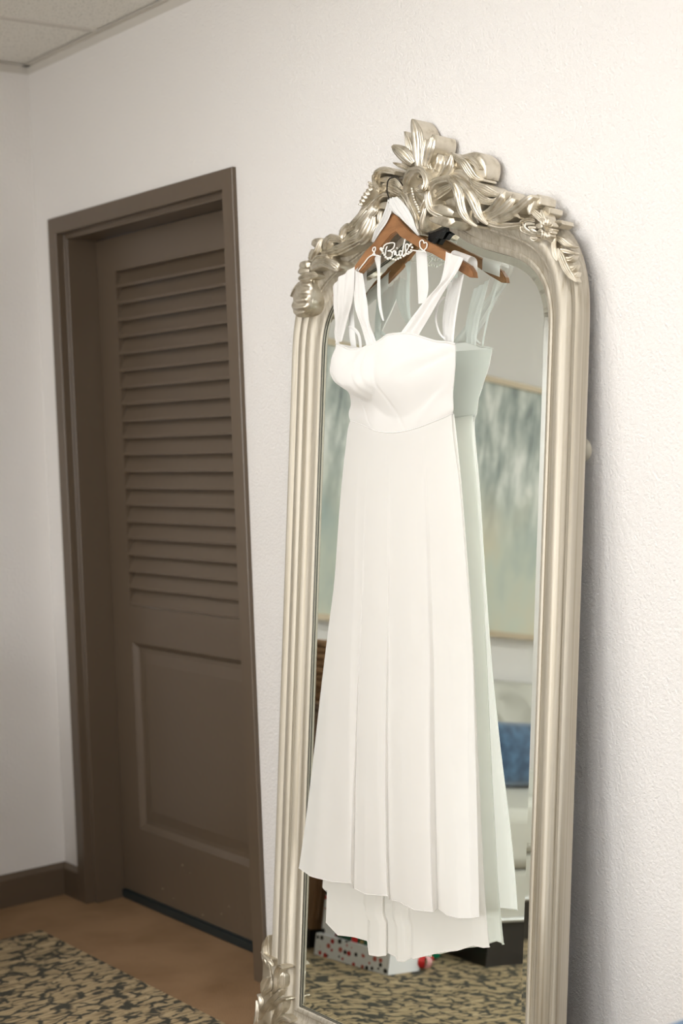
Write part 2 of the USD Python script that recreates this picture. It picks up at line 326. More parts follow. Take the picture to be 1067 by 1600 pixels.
for (a, b) in ((lx0, sx0), (sx1, lx1)): part(dr, 'stile', box(a, b, yd0, yd1, lz0, lz1), 'brown_paint', smooth=False)
for (a, b) in ((lz0, ZP0), (ZP1, ZL0), (ZL1, lz1)): part(dr, 'rail', box(sx0, sx1, yd0, yd1, a, b), 'brown_paint', smooth=False)
NS = 20; pit = (ZL1-ZL0)/NS
for k in range(NS):
    z = ZL0 + pit*k
    sec = np.array([[yd0+.001, z+.001], [yd0+.0005, z+.008], [yd0+.026, z+pit+.012], [yd0+.033, z+pit+.012], [yd0+.008, z+.001]])
    v = np.array([[xx, a, zz] for xx in (sx0-.002, sx1+.002) for a, zz in sec]); n = 5
    f = [[i, (i+1) % n, n+(i+1) % n] for i in range(n)] + [[i, n+(i+1) % n, n+i] for i in range(n)] + [[0, i+1, i] for i in range(1, n-1)] + [[n, n+i, n+i+1] for i in range(1, n-1)]
    m = trimesh.Trimesh(v, f, process=False); m.fix_normals()
    part(dr, 'slat', m, 'brown_paint', smooth=False)
def sloped(x0, x1, z0, z1, w, y0, y1):
    """a picture-frame moulding sloping from y0 at the outside to y1 at the inside"""
    o = [(x0, z0), (x1, z0), (x1, z1), (x0, z1)]; i_ = [(x0+w, z0+w), (x1-w, z0+w), (x1-w, z1-w), (x0+w, z1-w)]
    V = [[a, y0, b] for a, b in o] + [[a, y1, b] for a, b in i_] + [[a, y1+.01, b] for a, b in o] + [[a, y1+.01, b] for a, b in i_]
    Fc = []
    for k in range(4):
        j = (k+1) % 4
        for q in ([k, j, 4+j, 4+k], [8+k, 12+k, 12+j, 8+j], [k, 8+k, 8+j, j], [4+k, 4+j, 12+j, 12+k]): Fc += [[q[0], q[1], q[2]], [q[0], q[2], q[3]]]
    m = trimesh.Trimesh(V, Fc, process=False); m.fix_normals(); return m
part(dr, 'panel_moulding', sloped(sx0, sx1, ZP0, ZP1, .018, yd0+.001, yd0+.016), 'brown_paint', smooth=False)
part(dr, 'panel', cat([box(sx0+.016, sx1-.016, yd0+.014, yd0+.03, ZP0+.016, ZP1-.016), sloped(sx0+.03, sx1-.03, ZP0+.03, ZP1-.03, .03, yd0+.0139, yd0+.010), box(sx0+.06, sx1-.06, yd0+.0098, yd0+.02, ZP0+.06, ZP1-.06)]), 'brown_paint', smooth=False)
part(dr, 'door_sweep', cat([box(lx0, lx1, yd0-.006, yd1, .0, .03), box(lx0, lx1, yd0-.010, yd0-.004, .004, .026)]), 'door_sweep', smooth=False, label='black rubber sweep under the door')
for (x, z, s) in ((.30, .075, .006), (.36, .058, .004), (.52, .045, .005), (.42, .17, .006), (.46, .155, .003), (.66, .10, .004), (.62, .07, .004)):
    m = trimesh.creation.icosphere(1, s/2); m.apply_scale([1, .15, .55]); m.apply_translation([x, yd0, z]); part(dr, 'paint_chip', m, 'chip')

# ------------------------------------------------------------------ traced measures (metres in the mirror's own frame: u, h, d)
D = {}
D["S"] = [["leaf",1,-.018,.3,[[.4983,1.9418,.526,1.9358,.014],[.5046,1.9635,.543,1.9531,.022],[.5122,1.9792,.5523,1.9654,.024],[.5203,1.9931,.547,1.9838,.02]]],["leaf",2,-.018,.45,[[.4426,1.981,.4552,1.9806,.026],[.4336,2.0064,.4546,2.0057,.03],[.4289,2.0302,.4458,2.0296,.0313],[.4253,2.0526,.4295,2.0525,.03]]],["leaf",3,-.018,.42,[[.466,1.9631,.4856,1.9614,.03],[.4588,1.9884,.4912,1.9849,.034],[.4533,2.0162,.4928,2.0115,.036],[.4493,2.0414,.4872,2.038,.036],[.4464,2.0604,.4743,2.0587,.0347],[.4484,2.0714,.4624,2.0705,.0333],[.4501,2.0744,.4557,2.074,.032]]],["leaf",2,-.018,.45,[[.4446,1.9647,.4498,1.9733,.03],[.4222,1.9733,.428,1.9827,.0313],[.4059,1.9816,.4105,1.9885,.0327],[.3945,1.9901,.3955,1.9916,.034]]],["leaf",3,-.018,.42,[[.4554,1.9728,.469,1.9796,.034],[.4315,1.9845,.4593,1.9991,.0385],[.4138,1.9986,.441,2.015,.042],[.4019,2.0118,.4202,2.0239,.043],[.3945,2.0235,.4007,2.0275,.04]]],["leaf",3,-.018,.42,[[.4921,1.9644,.5073,1.9603,.034],[.4987,1.9905,.5261,1.9822,.04],[.5096,2.0083,.5376,1.9978,.043],[.521,2.0204,.5406,2.0122,.043],[.5292,2.0276,.5369,2.0241,.04]]],["leaf",1,-.018,.45,[[.4937,1.9669,.5021,1.9654,.04],[.4938,1.9917,.5092,1.9882,.0427],[.4988,2.0116,.5126,2.0074,.0427],[.5051,2.0228,.5091,2.0214,.04]]],["leaf",1,-.012,.45,[[.5155,1.9403,.532,1.9421,.03],[.5088,1.9524,.5268,1.9539,.0313],[.5044,1.9674,.5191,1.9674,.0327],[.5064,1.9813,.5119,1.981,.034]]],["scroll",1,-.012,.45,[[.4309,1.9205,.4437,1.9198,.03],[.4308,1.9363,.451,1.9328,.0367],[.4423,1.9549,.4647,1.9449,.0433],[.4697,1.9672,.4837,1.9511,.0483],[.5085,1.9628,.5011,1.9496,.0528],[.5342,1.9429,.5159,1.9397,.0561],[.5433,1.9224,.524,1.9256,.0583],[.5376,1.9064,.5227,1.9155,.06],[.5162,1.9044,.5188,1.9145,.06],[.503,1.9145,.5125,1.9194,.06]]],["scroll",0,-.012,.45,[[.5168,1.9235,.5108,1.9223,.056],[.533,1.9157,.5164,1.9181,.0627],[.5302,1.9076,.5143,1.9158,.0627],[.5109,1.9084,.5056,1.9122,.056]]],["scroll",0,-.012,.45,[[.4503,1.9504,.457,1.9445,.03],[.4656,1.9565,.466,1.9483,.03],[.481,1.9456,.4746,1.9419,.03]]],["scroll",0,-.012,.45,[[.4318,1.9293,.4239,1.9266,.018],[.4649,1.9124,.4427,1.9061,.0255],[.487,1.8933,.4592,1.8868,.029],[.5,1.8724,.4725,1.8728,.0275],[.4834,1.853,.4664,1.8565,.02]]],["leaf",1,-.012,.45,[[.4427,1.9154,.4359,1.915,.03],[.4647,1.8875,.4514,1.8862,.034],[.4808,1.8626,.4662,1.8614,.034],[.4854,1.8369,.4759,1.8365,.03]]],["leaf",1,-.012,.45,[[.5211,1.9013,.5159,1.9033,.04],[.5218,1.8885,.5088,1.8938,.0427],[.5124,1.8768,.4991,1.8816,.0413],[.4959,1.865,.4905,1.8668,.036]]],["scroll",1,-.012,.45,[[.5918,1.843,.5936,1.8506,.03],[.5716,1.8446,.577,1.8584,.0375],[.5491,1.8528,.562,1.8663,.045],[.5243,1.8716,.5468,1.8767,.0475],[.5187,1.8985,.5422,1.8951,.05],[.529,1.9206,.5496,1.9099,.0525],[.5582,1.9309,.5695,1.9158,.055],[.591,1.9311,.5902,1.9163,.055],[.6183,1.9197,.6102,1.9073,.055]]],["leaf",2,-.012,.45,[[.5206,1.8949,.5321,1.8881,.03],[.5379,1.9116,.5599,1.8946,.0353],[.5648,1.9176,.5806,1.8984,.0387],[.5899,1.917,.5982,1.9055,.04]]],["scroll",0,-.012,.45,[[.5383,1.8772,.5373,1.8712,.045],[.5687,1.8763,.5628,1.859,.0483],[.5944,1.8677,.5841,1.8502,.048],[.6112,1.8548,.6054,1.8459,.044]]],["scroll",0,-.012,.45,[[.5252,1.8562,.5249,1.8491,.036],[.5606,1.8566,.5569,1.836,.0413],[.5882,1.8495,.5905,1.8263,.0413],[.6039,1.8464,.6088,1.8375,.036]]],["scroll",1,-.012,.45,[[.4891,1.8354,.5003,1.8344,.03],[.4916,1.8529,.5083,1.8498,.0367],[.5008,1.8726,.5157,1.8679,.0387],[.5097,1.8869,.5163,1.8845,.036]]],["leaf",3,-.012,.45,[[.6071,1.9238,.5943,1.9183,.055],[.6368,1.9041,.6128,1.8992,.058],[.6509,1.8787,.6206,1.878,.058],[.6498,1.8591,.6234,1.8556,.052],[.6556,1.8387,.6418,1.8316,.0444],[.6742,1.8197,.6706,1.8166,.036]]],["leaf",3,-.012,.45,[[.5956,1.9294,.5891,1.9228,.045],[.6394,1.9123,.6226,1.9007,.0492],[.6689,1.8885,.6459,1.8811,.0516],[.69,1.8615,.6632,1.8556,.0504],[.6951,1.8395,.6789,1.8336,.0444],[.7058,1.8193,.7023,1.8174,.036]]],["worn",1,-.012,.45,[[.6128,1.8874,.6082,1.885,.03],[.6392,1.8781,.6136,1.8716,.032],[.6561,1.8594,.6226,1.8512,.034],[.669,1.8403,.646,1.8312,.032],[.6717,1.825,.6658,1.8225,.03]]],["leaf",1,-.012,.45,[[.5308,1.9404,.5469,1.9292,.028],[.5507,1.9536,.5756,1.9384,.032],[.5656,1.9644,.5907,1.9533,.034],[.5805,1.9772,.5909,1.9734,.034]]],["leaf",1,-.012,.45,[[.554,1.9465,.5547,1.933,.024],[.597,1.9476,.5884,1.9188,.028],[.6321,1.9288,.6102,1.9108,.0293],[.6467,1.9077,.6333,1.9005,.028]]],["leaf",0,-.018,.25,[[.5606,1.9437,.5859,1.9332,.014],[.5726,1.9756,.6155,1.9369,.0215],[.6392,1.9754,.6226,1.9326,.025],[.6779,1.9439,.634,1.9261,.0235],[.6726,1.9171,.6571,1.9135,.016]]],["leaf",2,-.012,.45,[[.5874,1.9806,.5835,1.9789,.034],[.6109,1.9687,.5994,1.9611,.0376],[.6323,1.959,.6154,1.9511,.0392],[.6517,1.9369,.632,1.929,.0368],[.6636,1.9209,.6545,1.911,.0312],[.6741,1.9148,.6734,1.9106,.024]]],["leaf",1,-.012,.45,[[.6076,1.9668,.6078,1.9633,.034],[.6329,1.9664,.6287,1.9562,.034],[.6592,1.9524,.6489,1.9453,.034],[.6728,1.934,.6689,1.9324,.034]]],["leaf",2,-.012,.45,[[.6484,1.9188,.6416,1.9159,.036],[.6711,1.9067,.657,1.8956,.038],[.6945,1.8984,.6835,1.8829,.04],[.7167,1.8859,.7085,1.872,.038],[.7336,1.8748,.7315,1.8694,.036]]],["leaf",2,-.012,.45,[[.6565,1.9034,.6502,1.9014,.04],[.6852,1.8831,.6688,1.8749,.043],[.7075,1.8709,.6988,1.8572,.046],[.7195,1.8663,.7246,1.8532,.043],[.7323,1.8686,.7356,1.8655,.04]]],["rail",1,-.012,.45,[[.6373,1.8728,.6267,1.8678,.03],[.6706,1.848,.6578,1.8396,.032],[.7026,1.8308,.6956,1.8183,.034],[.7462,1.8177,.7457,1.8056,.032],[.7906,1.8127,.7918,1.8051,.03]]],["leaf",3,-.012,.45,[[.6777,1.8461,.6837,1.8365,.034],[.7057,1.8504,.7208,1.8356,.0415],[.7291,1.8617,.7493,1.8486,.047],[.7461,1.872,.7618,1.8618,.0485],[.757,1.8769,.7622,1.873,.044]]],["leaf",3,-.012,.45,[[.694,1.8364,.7008,1.8269,.036],[.7314,1.8448,.745,1.8296,.042],[.7574,1.8553,.7753,1.8409,.045],[.772,1.8638,.7869,1.8549,.0435],[.7736,1.8702,.7787,1.868,.036]]],["leaf",0,-.018,.3,[[.7155,1.8692,.7453,1.8523,.018],[.728,1.8793,.7577,1.8644,.019],[.7372,1.8819,.7569,1.8745,.02]]],["leaf",3,-.012,.45,[[.7105,1.8289,.7155,1.8213,.034],[.7547,1.8383,.7658,1.8236,.04],[.7905,1.8478,.8046,1.8331,.044],[.8151,1.8571,.8263,1.8449,.0445],[.8303,1.8585,.8341,1.8531,.04]]],["leaf",2,-.012,.45,[[.7276,1.8232,.7308,1.8175,.036],[.7562,1.8283,.7623,1.8179,.0387],[.7817,1.8323,.7822,1.822,.038],[.7943,1.8203,.7921,1.8182,.034]]],["leaf",0,-.018,.3,[[.8015,1.8481,.8168,1.8367,.02],[.8149,1.8575,.8371,1.8423,.024],[.8235,1.8636,.8378,1.8546,.02]]],["leaf",1,-.012,.45,[[.8141,1.8235,.8207,1.8231,.032],[.8114,1.8359,.8245,1.8329,.0347],[.8171,1.8504,.8293,1.8449,.034],[.8267,1.86,.8301,1.8581,.03]]],["leaf",0,-.018,.3,[[.8274,1.8291,.8459,1.8175,.014],[.8362,1.8354,.8568,1.8242,.016],[.8454,1.8371,.8576,1.832,.018]]],["leaf",0,-.018,.3,[[.8625,1.8052,.8737,1.7923,.012],[.8745,1.8082,.8825,1.7955,.013],[.8862,1.8054,.8886,1.798,.014]]],["scroll",1,-.001,.45,[[.8251,1.7812,.8272,1.7853,.021],[.7983,1.7897,.8035,1.7965,.0226],[.7814,1.8012,.7929,1.8043,.0242],[.7816,1.8166,.7929,1.8098,.0248],[.801,1.8203,.8024,1.8118,.0244],[.825,1.8135,.8242,1.8081,.024]]],["scroll",0,-.001,.45,[[.8293,1.784,.8309,1.7873,.025],[.8066,1.7913,.8108,1.7964,.027],[.7962,1.801,.8048,1.8021,.029],[.8013,1.8106,.8037,1.8039,.028],[.8281,1.8053,.8279,1.8007,.027]]],["scroll",0,-.001,.45,[[.834,1.7869,.8352,1.7894,.028],[.8173,1.7921,.8208,1.7966,.0307],[.8126,1.8018,.8152,1.7961,.0307],[.8326,1.7988,.8326,1.7942,.028]]],["leaf",1,-.001,.45,[[.8277,1.7783,.8252,1.7819,.018],[.8185,1.7728,.8181,1.7821,.0195],[.8086,1.7802,.8109,1.7833,.021]]],["leaf",2,-.001,.45,[[.849,1.7978,.8553,1.8002,.025],[.8375,1.8076,.8511,1.8142,.029],[.8204,1.8216,.8344,1.8278,.029],[.8111,1.8384,.8144,1.8393,.025]]],["leaf",1,-.001,.45,[[.8536,1.8003,.8583,1.8012,.025],[.8441,1.8143,.855,1.8156,.028],[.8387,1.8306,.8412,1.8307,.024]]],["petal",1,.02,.45,[[.8687,1.7901,.867,1.7869,.034],[.8802,1.789,.8758,1.7807,.0367],[.886,1.7858,.8823,1.7786,.0353],[.8828,1.7831,.8821,1.7814,.03]]],["petal",1,.02,.45,[[.8675,1.7863,.8628,1.7855,.034],[.8779,1.7797,.8656,1.7775,.0367],[.8795,1.7735,.8691,1.7715,.0353],[.872,1.771,.8697,1.7706,.03]]],["petal",1,.02,.45,[[.8633,1.7853,.8582,1.7868,.034],[.8681,1.7771,.8548,1.7811,.0367],[.8638,1.7714,.8524,1.7748,.0353],[.853,1.7712,.8504,1.772,.03]]],["petal",1,.02,.45,[[.8587,1.7873,.8557,1.7907,.034],[.8571,1.7814,.8493,1.7904,.0367],[.8484,1.78,.8417,1.7878,.0353],[.8369,1.7834,.8355,1.7851,.03]]],["petal",1,.02,.45,[[.8558,1.7913,.8575,1.7945,.034],[.8496,1.791,.854,1.7994,.0367],[.841,1.7949,.8448,1.8022,.0353],[.8332,1.8006,.834,1.8023,.03]]],["petal",1,.02,.45,[[.857,1.7951,.8617,1.7959,.034],[.8519,1.8003,.8643,1.8024,.0367],[.8475,1.8074,.8581,1.8093,.0353],[.8443,1.8127,.8466,1.8131,.03]]],["petal",1,.02,.45,[[.8612,1.7961,.8663,1.7946,.034],[.8618,1.8029,.875,1.7989,.0367],[.8634,1.8093,.8747,1.8058,.0353],[.8634,1.8123,.8659,1.8115,.03]]],["petal",1,.02,.45,[[.8658,1.7941,.8688,1.7907,.034],[.8728,1.7985,.8805,1.7895,.0367],[.8787,1.8006,.8852,1.7928,.0353],[.8792,1.8001,.8806,1.7983,.03]]],["flower_center",0,.018,.45,[[.8636,1.7919,.8654,1.7873,.04],[.8737,1.7935,.8772,1.7823,.047],[.8722,1.792,.8734,1.7873,.04]]],["leaf",2,-.001,.45,[[.8722,1.7785,.8695,1.7758,.017],[.8911,1.7721,.8827,1.7642,.0183],[.9066,1.7617,.9003,1.7528,.017],[.919,1.7529,.9182,1.7509,.013]]],["leaf",1,-.001,.45,[[.8786,1.773,.8737,1.7748,.019],[.8795,1.7591,.8654,1.7617,.021],[.8824,1.7448,.8677,1.7435,.0203],[.8844,1.7282,.881,1.7274,.017]]],["leaf",2,-.001,.45,[[.886,1.7527,.8811,1.7523,.019],[.8992,1.7366,.8837,1.7346,.0198],[.9089,1.7187,.8922,1.7144,.0185],[.9203,1.7004,.908,1.6943,.0155],[.9303,1.6849,.9279,1.6831,.011]]],["leaf",1,-.001,.45,[[.8886,1.7512,.8875,1.7487,.017],[.9007,1.7494,.8983,1.7418,.014],[.9221,1.7404,.9216,1.7387,.011]]],["leaf",1,-.001,.45,[[.8938,1.7347,.8933,1.7321,.017],[.9067,1.7345,.9094,1.7253,.014],[.9198,1.7365,.9212,1.7348,.011]]],["leaf",1,-.001,.45,[[.9041,1.7178,.9027,1.7155,.015],[.9143,1.7158,.9162,1.7066,.0125],[.9242,1.718,.9258,1.7164,.01]]],["leaf",1,-.001,.45,[[.9098,1.702,.9095,1.6993,.011],[.9204,1.7029,.9242,1.6938,.0095],[.9275,1.7043,.9293,1.7028,.008]]],["leaf",1,-.018,.45,[[.316,1.9523,.3279,1.9506,.024],[.3187,1.9684,.3386,1.9635,.03],[.331,1.9838,.3505,1.9722,.0344],[.3556,1.9881,.3606,1.973,.0356],[.3809,1.9835,.3768,1.97,.0336],[.3997,1.9724,.3956,1.9656,.03]]],["leaf",1,-.012,.45,[[.3307,1.9741,.3261,1.9743,.036],[.347,1.9539,.3338,1.9531,.04],[.3592,1.938,.3466,1.9362,.04],[.3563,1.9287,.3521,1.9282,.036]]],["leaf",2,-.012,.45,[[.3356,1.9659,.3362,1.9621,.024],[.3587,1.9673,.3581,1.9544,.028],[.3933,1.9599,.3833,1.9471,.0287],[.4181,1.9382,.4106,1.9331,.026]]],["leaf",1,-.012,.45,[[.3311,1.9525,.3322,1.9487,.02],[.3542,1.9558,.3507,1.942,.0227],[.3881,1.9448,.3756,1.9298,.0227],[.4119,1.9272,.4036,1.9191,.02]]],["rope",4,-.018,.45,[[.2533,1.9238,.2644,1.9189,.014],[.2635,1.9364,.2817,1.9276,.017],[.2818,1.9483,.2996,1.9392,.02],[.2943,1.9569,.3097,1.9531,.02],[.2926,1.9669,.2982,1.9672,.02]]],["scroll",1,-.012,.45,[[.324,1.8956,.3323,1.8938,.03],[.3267,1.9105,.3415,1.9056,.033],[.3425,1.9244,.3552,1.9158,.036],[.3648,1.9299,.3675,1.9202,.035],[.3874,1.9203,.3861,1.917,.034]]],["scroll",0,-.012,.45,[[.3392,1.9054,.3443,1.8997,.026],[.3574,1.9126,.3647,1.8969,.03],[.3815,1.9092,.3753,1.8955,.03],[.3872,1.898,.3833,1.8951,.026]]],["rail",1,-.012,.45,[[.2661,1.8811,.2762,1.8755,.03],[.2902,1.8991,.3049,1.8904,.0327],[.3104,1.913,.3246,1.9041,.0327],[.3308,1.9234,.3372,1.9192,.03]]],["leaf",2,-.012,.45,[[.2568,1.8536,.2643,1.85,.03],[.2812,1.8806,.3015,1.8696,.034],[.3038,1.8969,.3248,1.884,.034],[.3281,1.9093,.3357,1.9046,.03]]],["scroll",1,-.012,.45,[[.3655,1.937,.3713,1.9219,.016],[.4027,1.9397,.3913,1.9174,.0184],[.4411,1.9147,.4093,1.905,.02],[.4586,1.8844,.4282,1.8802,.02],[.4726,1.8513,.4525,1.8482,.0184],[.478,1.8297,.4711,1.8285,.016]]],["leaf",2,-.012,.45,[[.3153,1.8673,.3236,1.8658,.03],[.3178,1.888,.3349,1.8824,.034],[.3338,1.9006,.3468,1.8952,.034],[.3353,1.9086,.34,1.9074,.03]]],["leaf",1,-.012,.45,[[.3426,1.8656,.3507,1.8652,.026],[.3392,1.8807,.3567,1.8777,.03],[.3411,1.8964,.3548,1.8924,.026]]],["leaf",2,-.012,.45,[[.3349,1.8914,.3191,1.8977,.03],[.3383,1.8695,.3037,1.8833,.0345],[.3299,1.8439,.2845,1.865,.036],[.2961,1.8261,.2739,1.8518,.0345],[.259,1.8447,.2641,1.8507,.03]]],["leaf",1,-.012,.45,[[.3431,1.8684,.332,1.8726,.024],[.3499,1.8504,.3198,1.8641,.028],[.3276,1.83,.3022,1.8476,.028],[.2913,1.8328,.2864,1.839,.024]]],["leaf",1,-.012,.45,[[.2159,1.8413,.2293,1.8422,.03],[.2086,1.8561,.2298,1.8542,.033],[.2167,1.872,.2369,1.8624,.036],[.2396,1.8817,.2456,1.8675,.035],[.2624,1.8708,.26,1.866,.034]]],["leaf",2,-.012,.45,[[.23,1.8676,.239,1.8611,.03],[.2532,1.8839,.2769,1.8679,.034],[.2779,1.8989,.3021,1.8833,.034],[.3048,1.9105,.3141,1.9044,.03]]],["leaf",2,-.012,.45,[[.2087,1.8412,.2178,1.8348,.026],[.2359,1.8576,.2557,1.8413,.0313],[.2642,1.865,.2819,1.848,.0327],[.2838,1.8656,.2891,1.8606,.03]]],["leaf",2,-.012,.45,[[.1405,1.8296,.1455,1.8185,.03],[.1868,1.8364,.2014,1.8124,.0345],[.2348,1.8439,.2534,1.8196,.036],[.2778,1.8497,.292,1.8308,.0345],[.311,1.8493,.3147,1.844,.03]]],["leaf",2,-.012,.45,[[.1559,1.831,.1683,1.8275,.036],[.1609,1.8516,.1914,1.8403,.0405],[.182,1.8638,.1933,1.844,.041],[.2117,1.8554,.202,1.8429,.0385],[.2344,1.8362,.2308,1.8331,.034]]],["leaf",1,-.012,.45,[[.1035,1.8128,.112,1.8094,.034],[.119,1.831,.1378,1.8238,.038],[.132,1.8489,.1503,1.8411,.038],[.1449,1.8589,.1527,1.8549,.034]]],["lobe",0,-.012,.45,[[.0886,1.8536,.0982,1.847,.02],[.1017,1.8656,.1232,1.846,.024],[.1208,1.8657,.1296,1.8548,.02]]],["lobe",0,-.012,.45,[[.0768,1.823,.0854,1.8196,.02],[.0838,1.8341,.1069,1.8264,.024],[.0893,1.8432,.0985,1.8408,.02]]],["leaf",3,-.012,.45,[[.1106,1.7938,.1191,1.7869,.04],[.1526,1.812,.165,1.79,.0475],[.2015,1.8048,.1902,1.7836,.048],[.228,1.7887,.2154,1.7738,.0435],[.2262,1.7811,.2242,1.7772,.036]]],["leaf",1,-.012,.45,[[.1235,1.8011,.1298,1.798,.044],[.144,1.8185,.1554,1.8071,.048],[.1819,1.8178,.1791,1.8064,.0473],[.1934,1.8046,.1903,1.8023,.042]]],["lobe",0,-.012,.45,[[.0516,1.8078,.0585,1.8002,.026],[.0833,1.816,.0909,1.7969,.034],[.1001,1.809,.0991,1.8004,.026]]],["lobe",0,-.012,.45,[[.0472,1.7935,.0549,1.7875,.026],[.0705,1.8028,.0761,1.7859,.032],[.0947,1.7955,.0922,1.7849,.026]]],["leaf",1,-.012,.45,[[.0545,1.7793,.0605,1.7716,.03],[.0831,1.7882,.0943,1.7692,.034],[.1177,1.788,.12,1.7714,.034],[.133,1.7786,.1311,1.7735,.03]]],["leaf",1,-.012,.45,[[.0493,1.7668,.037,1.7736,.016],[.035,1.754,.0201,1.761,.018],[.0082,1.7409,.0039,1.7426,.014]]],["rope",4,-.018,.45,[[.1023,1.7732,.0766,1.7832,.026],[.1067,1.7472,.05,1.7662,.0308],[.1034,1.724,.0367,1.7404,.034],[.0974,1.7055,.031,1.7156,.034],[.0817,1.6934,.0398,1.6984,.0308],[.057,1.688,.0475,1.6896,.026]]],["leaf",1,-.012,.45,[[.1063,1.7762,.0936,1.7796,.02],[.1054,1.7511,.0812,1.7557,.0227],[.1048,1.7244,.0804,1.7273,.0227],[.0918,1.7013,.0843,1.7021,.02]]],["leaf",1,-.03,.3,[[-.0181,.1676,.003,.1748,.009],[-.0313,.1895,.0019,.1992,.0097],[-.0295,.2105,.0001,.2156,.0105],[-.0176,.2296,-.0001,.2303,.0105],[-.005,.2417,-.0011,.2416,.009]]],["leaf",1,-.012,.45,[[-.0232,.2,-.0273,.197,.013],[-.0002,.1974,-.0136,.1873,.015],[.0183,.1913,.004,.1806,.015],[.0279,.1788,.0221,.1748,.013]]],["leaf",1,-.012,.45,[[.0236,.1161,.0336,.1164,.013],[.0296,.1333,.0536,.1373,.0154],[.0311,.1533,.0521,.1576,.0172],[.0387,.1745,.0602,.1745,.0188],[.0598,.1902,.064,.1805,.0196],[.0759,.1854,.0736,.1821,.018]]],["leaf",1,-.012,.45,[[.0397,.1219,.0479,.1227,.007],[.0395,.1396,.0654,.1436,.0083],[.0426,.1566,.0656,.1611,.0083],[.0509,.1718,.0572,.173,.007]]],["leaf",1,-.012,.45,[[-.0182,.1045,-.0096,.1063,.015],[-.019,.123,.0021,.1256,.0177],[-.0084,.1402,.0097,.1379,.018],[.0086,.1491,.013,.1474,.016]]],["leaf",1,-.012,.45,[[-.0133,.0983,-.0086,.098,.013],[-.0054,.1139,.0094,.1114,.015],[.0094,.1264,.0255,.1254,.015],[.0186,.1418,.0248,.1424,.013]]],["leaf",2,-.012,.45,[[-.0251,.0396,-.0168,.0402,.015],[-.014,.0671,.005,.0661,.018],[.0163,.0982,.0336,.0943,.019],[.0423,.1196,.0557,.116,.018],[.0583,.1312,.0616,.1305,.015]]],["leaf",2,-.012,.45,[[.0072,.0689,.0126,.0674,.013],[.0341,.0946,.0462,.0899,.0163],[.0626,.114,.0708,.1061,.017],[.0841,.1174,.0849,.1146,.015]]],["leaf",2,-.012,.45,[[.0228,.0432,.0295,.0432,.012],[.0331,.0668,.0543,.0667,.014],[.0457,.0871,.0668,.087,.0143],[.0637,.1049,.0694,.1048,.013]]],["leaf",1,-.03,.45,[[-.0319,.0581,-.0243,.0594,.009],[-.0309,.074,-.0115,.0792,.0117],[-.0341,.0839,-.0159,.0923,.0123],[-.0394,.0935,-.0347,.0962,.011]]],["leaf",1,-.03,.45,[[-.0611,.0078,-.0506,.0088,.005],[-.0585,.0281,-.0316,.0323,.0057],[-.0544,.0464,-.0326,.0523,.0057],[-.0526,.0748,-.045,.0771,.005]]],["leaf",2,-.012,.45,[[.0188,.0256,.0272,.0241,.009],[.0373,.0528,.0597,.0457,.011],[.0711,.0752,.0768,.0587,.011],[.099,.0702,.0956,.0636,.009]]],["scroll",0,-.03,.15,[[-.0207,.2054,-.0314,.2019,.007],[.0081,.1619,-.0239,.1522,.0082],[.017,.1244,-.0259,.1143,.009],[.0166,.0857,-.0317,.0738,.009],[.022,.0418,-.0316,.0264,.009],[.0242,.0042,-.0239,-.0106,.009]]]]
D["BEADS"] = [[.4731,1.9215,.046],[.4751,1.9156,.046],[.4779,1.9095,.046],[.4803,1.9035,.046],[.4824,1.8975,.046],[.4862,1.8918,.046],[.49,1.8861,.046],[.4938,1.8806,.046],[.4972,1.8752,.046],[.4999,1.8696,.046]]
D["PLATE"] = [[.0238,1.7724],[.04,1.8145],[.0871,1.8455],[.1343,1.8578],[.1864,1.8692],[.2144,1.8833],[.2541,1.9233],[.2849,1.9708],[.3206,1.9791],[.3797,1.9383],[.4142,1.96],[.3838,1.9998],[.4074,2.0094],[.4174,2.0579],[.4695,2.0421],[.5265,2.0029],[.5913,1.9696],[.6404,1.9299],[.6683,1.8923],[.7302,1.8666],[.7749,1.8542],[.8077,1.8375],[.8429,1.8104],[.8674,1.7875],[.8809,1.765],[.8993,1.7213],[.8784,1.7295],[.8519,1.7625],[.7906,1.7971],[.7325,1.8199],[.6447,1.8438],[.5923,1.854],[.5543,1.8416],[.5105,1.8322],[.4806,1.8293],[.4541,1.8492],[.4322,1.8753],[.3452,1.9243],[.2979,1.8932],[.243,1.8796],[.1759,1.8493],[.094,1.8303],[.0594,1.7979],[.0487,1.77]]
D["FOOT"] = [91,104]
D["neck"] = [[.2129,1.6164,.032],[.2804,1.6039,.048],[.3348,1.5903,.055],[.3549,1.5898,.055],[.3839,1.601,.05],[.414,1.6086,.05],[.4499,1.615,.055],[.4912,1.6146,.055],[.5145,1.6119,.05],[.5377,1.604,.045],[.5687,1.5948,.042],[.5954,1.5916,.036],[.6143,1.5871,.032]]
D["waist"] = [[.2597,1.4421,.02],[.3193,1.4315,.036],[.3627,1.4209,.045],[.4002,1.4131,.05],[.4512,1.4099,.052],[.4901,1.4129,.05],[.5175,1.4186,.044],[.5543,1.431,.032],[.5793,1.4417,.02],[.5888,1.4486,.012]]
D["bl"] = [[.2129,1.6164,.032],[.2094,1.5844,.032],[.2088,1.5605,.03],[.2248,1.5355,.03],[.2472,1.5128,.026],[.2565,1.4987,.022],[.2589,1.4788,.02],[.2522,1.4591,.02],[.2597,1.4421,.02]]
D["br"] = [[.6143,1.5871,.032],[.6115,1.5529,.028],[.6027,1.5172,.022],[.5939,1.4813,.016],[.5944,1.4594,.014],[.5888,1.4486,.012]]
D["sl"] = [[.2586,1.4417,.02],[.2456,1.3824,.02],[.2302,1.2399,.02],[.2218,1.0969,.02],[.203,.9669,.02],[.1893,.8708,.02],[.1631,.6887,.018],[.1422,.5404,.018],[.1216,.4259,.018]]
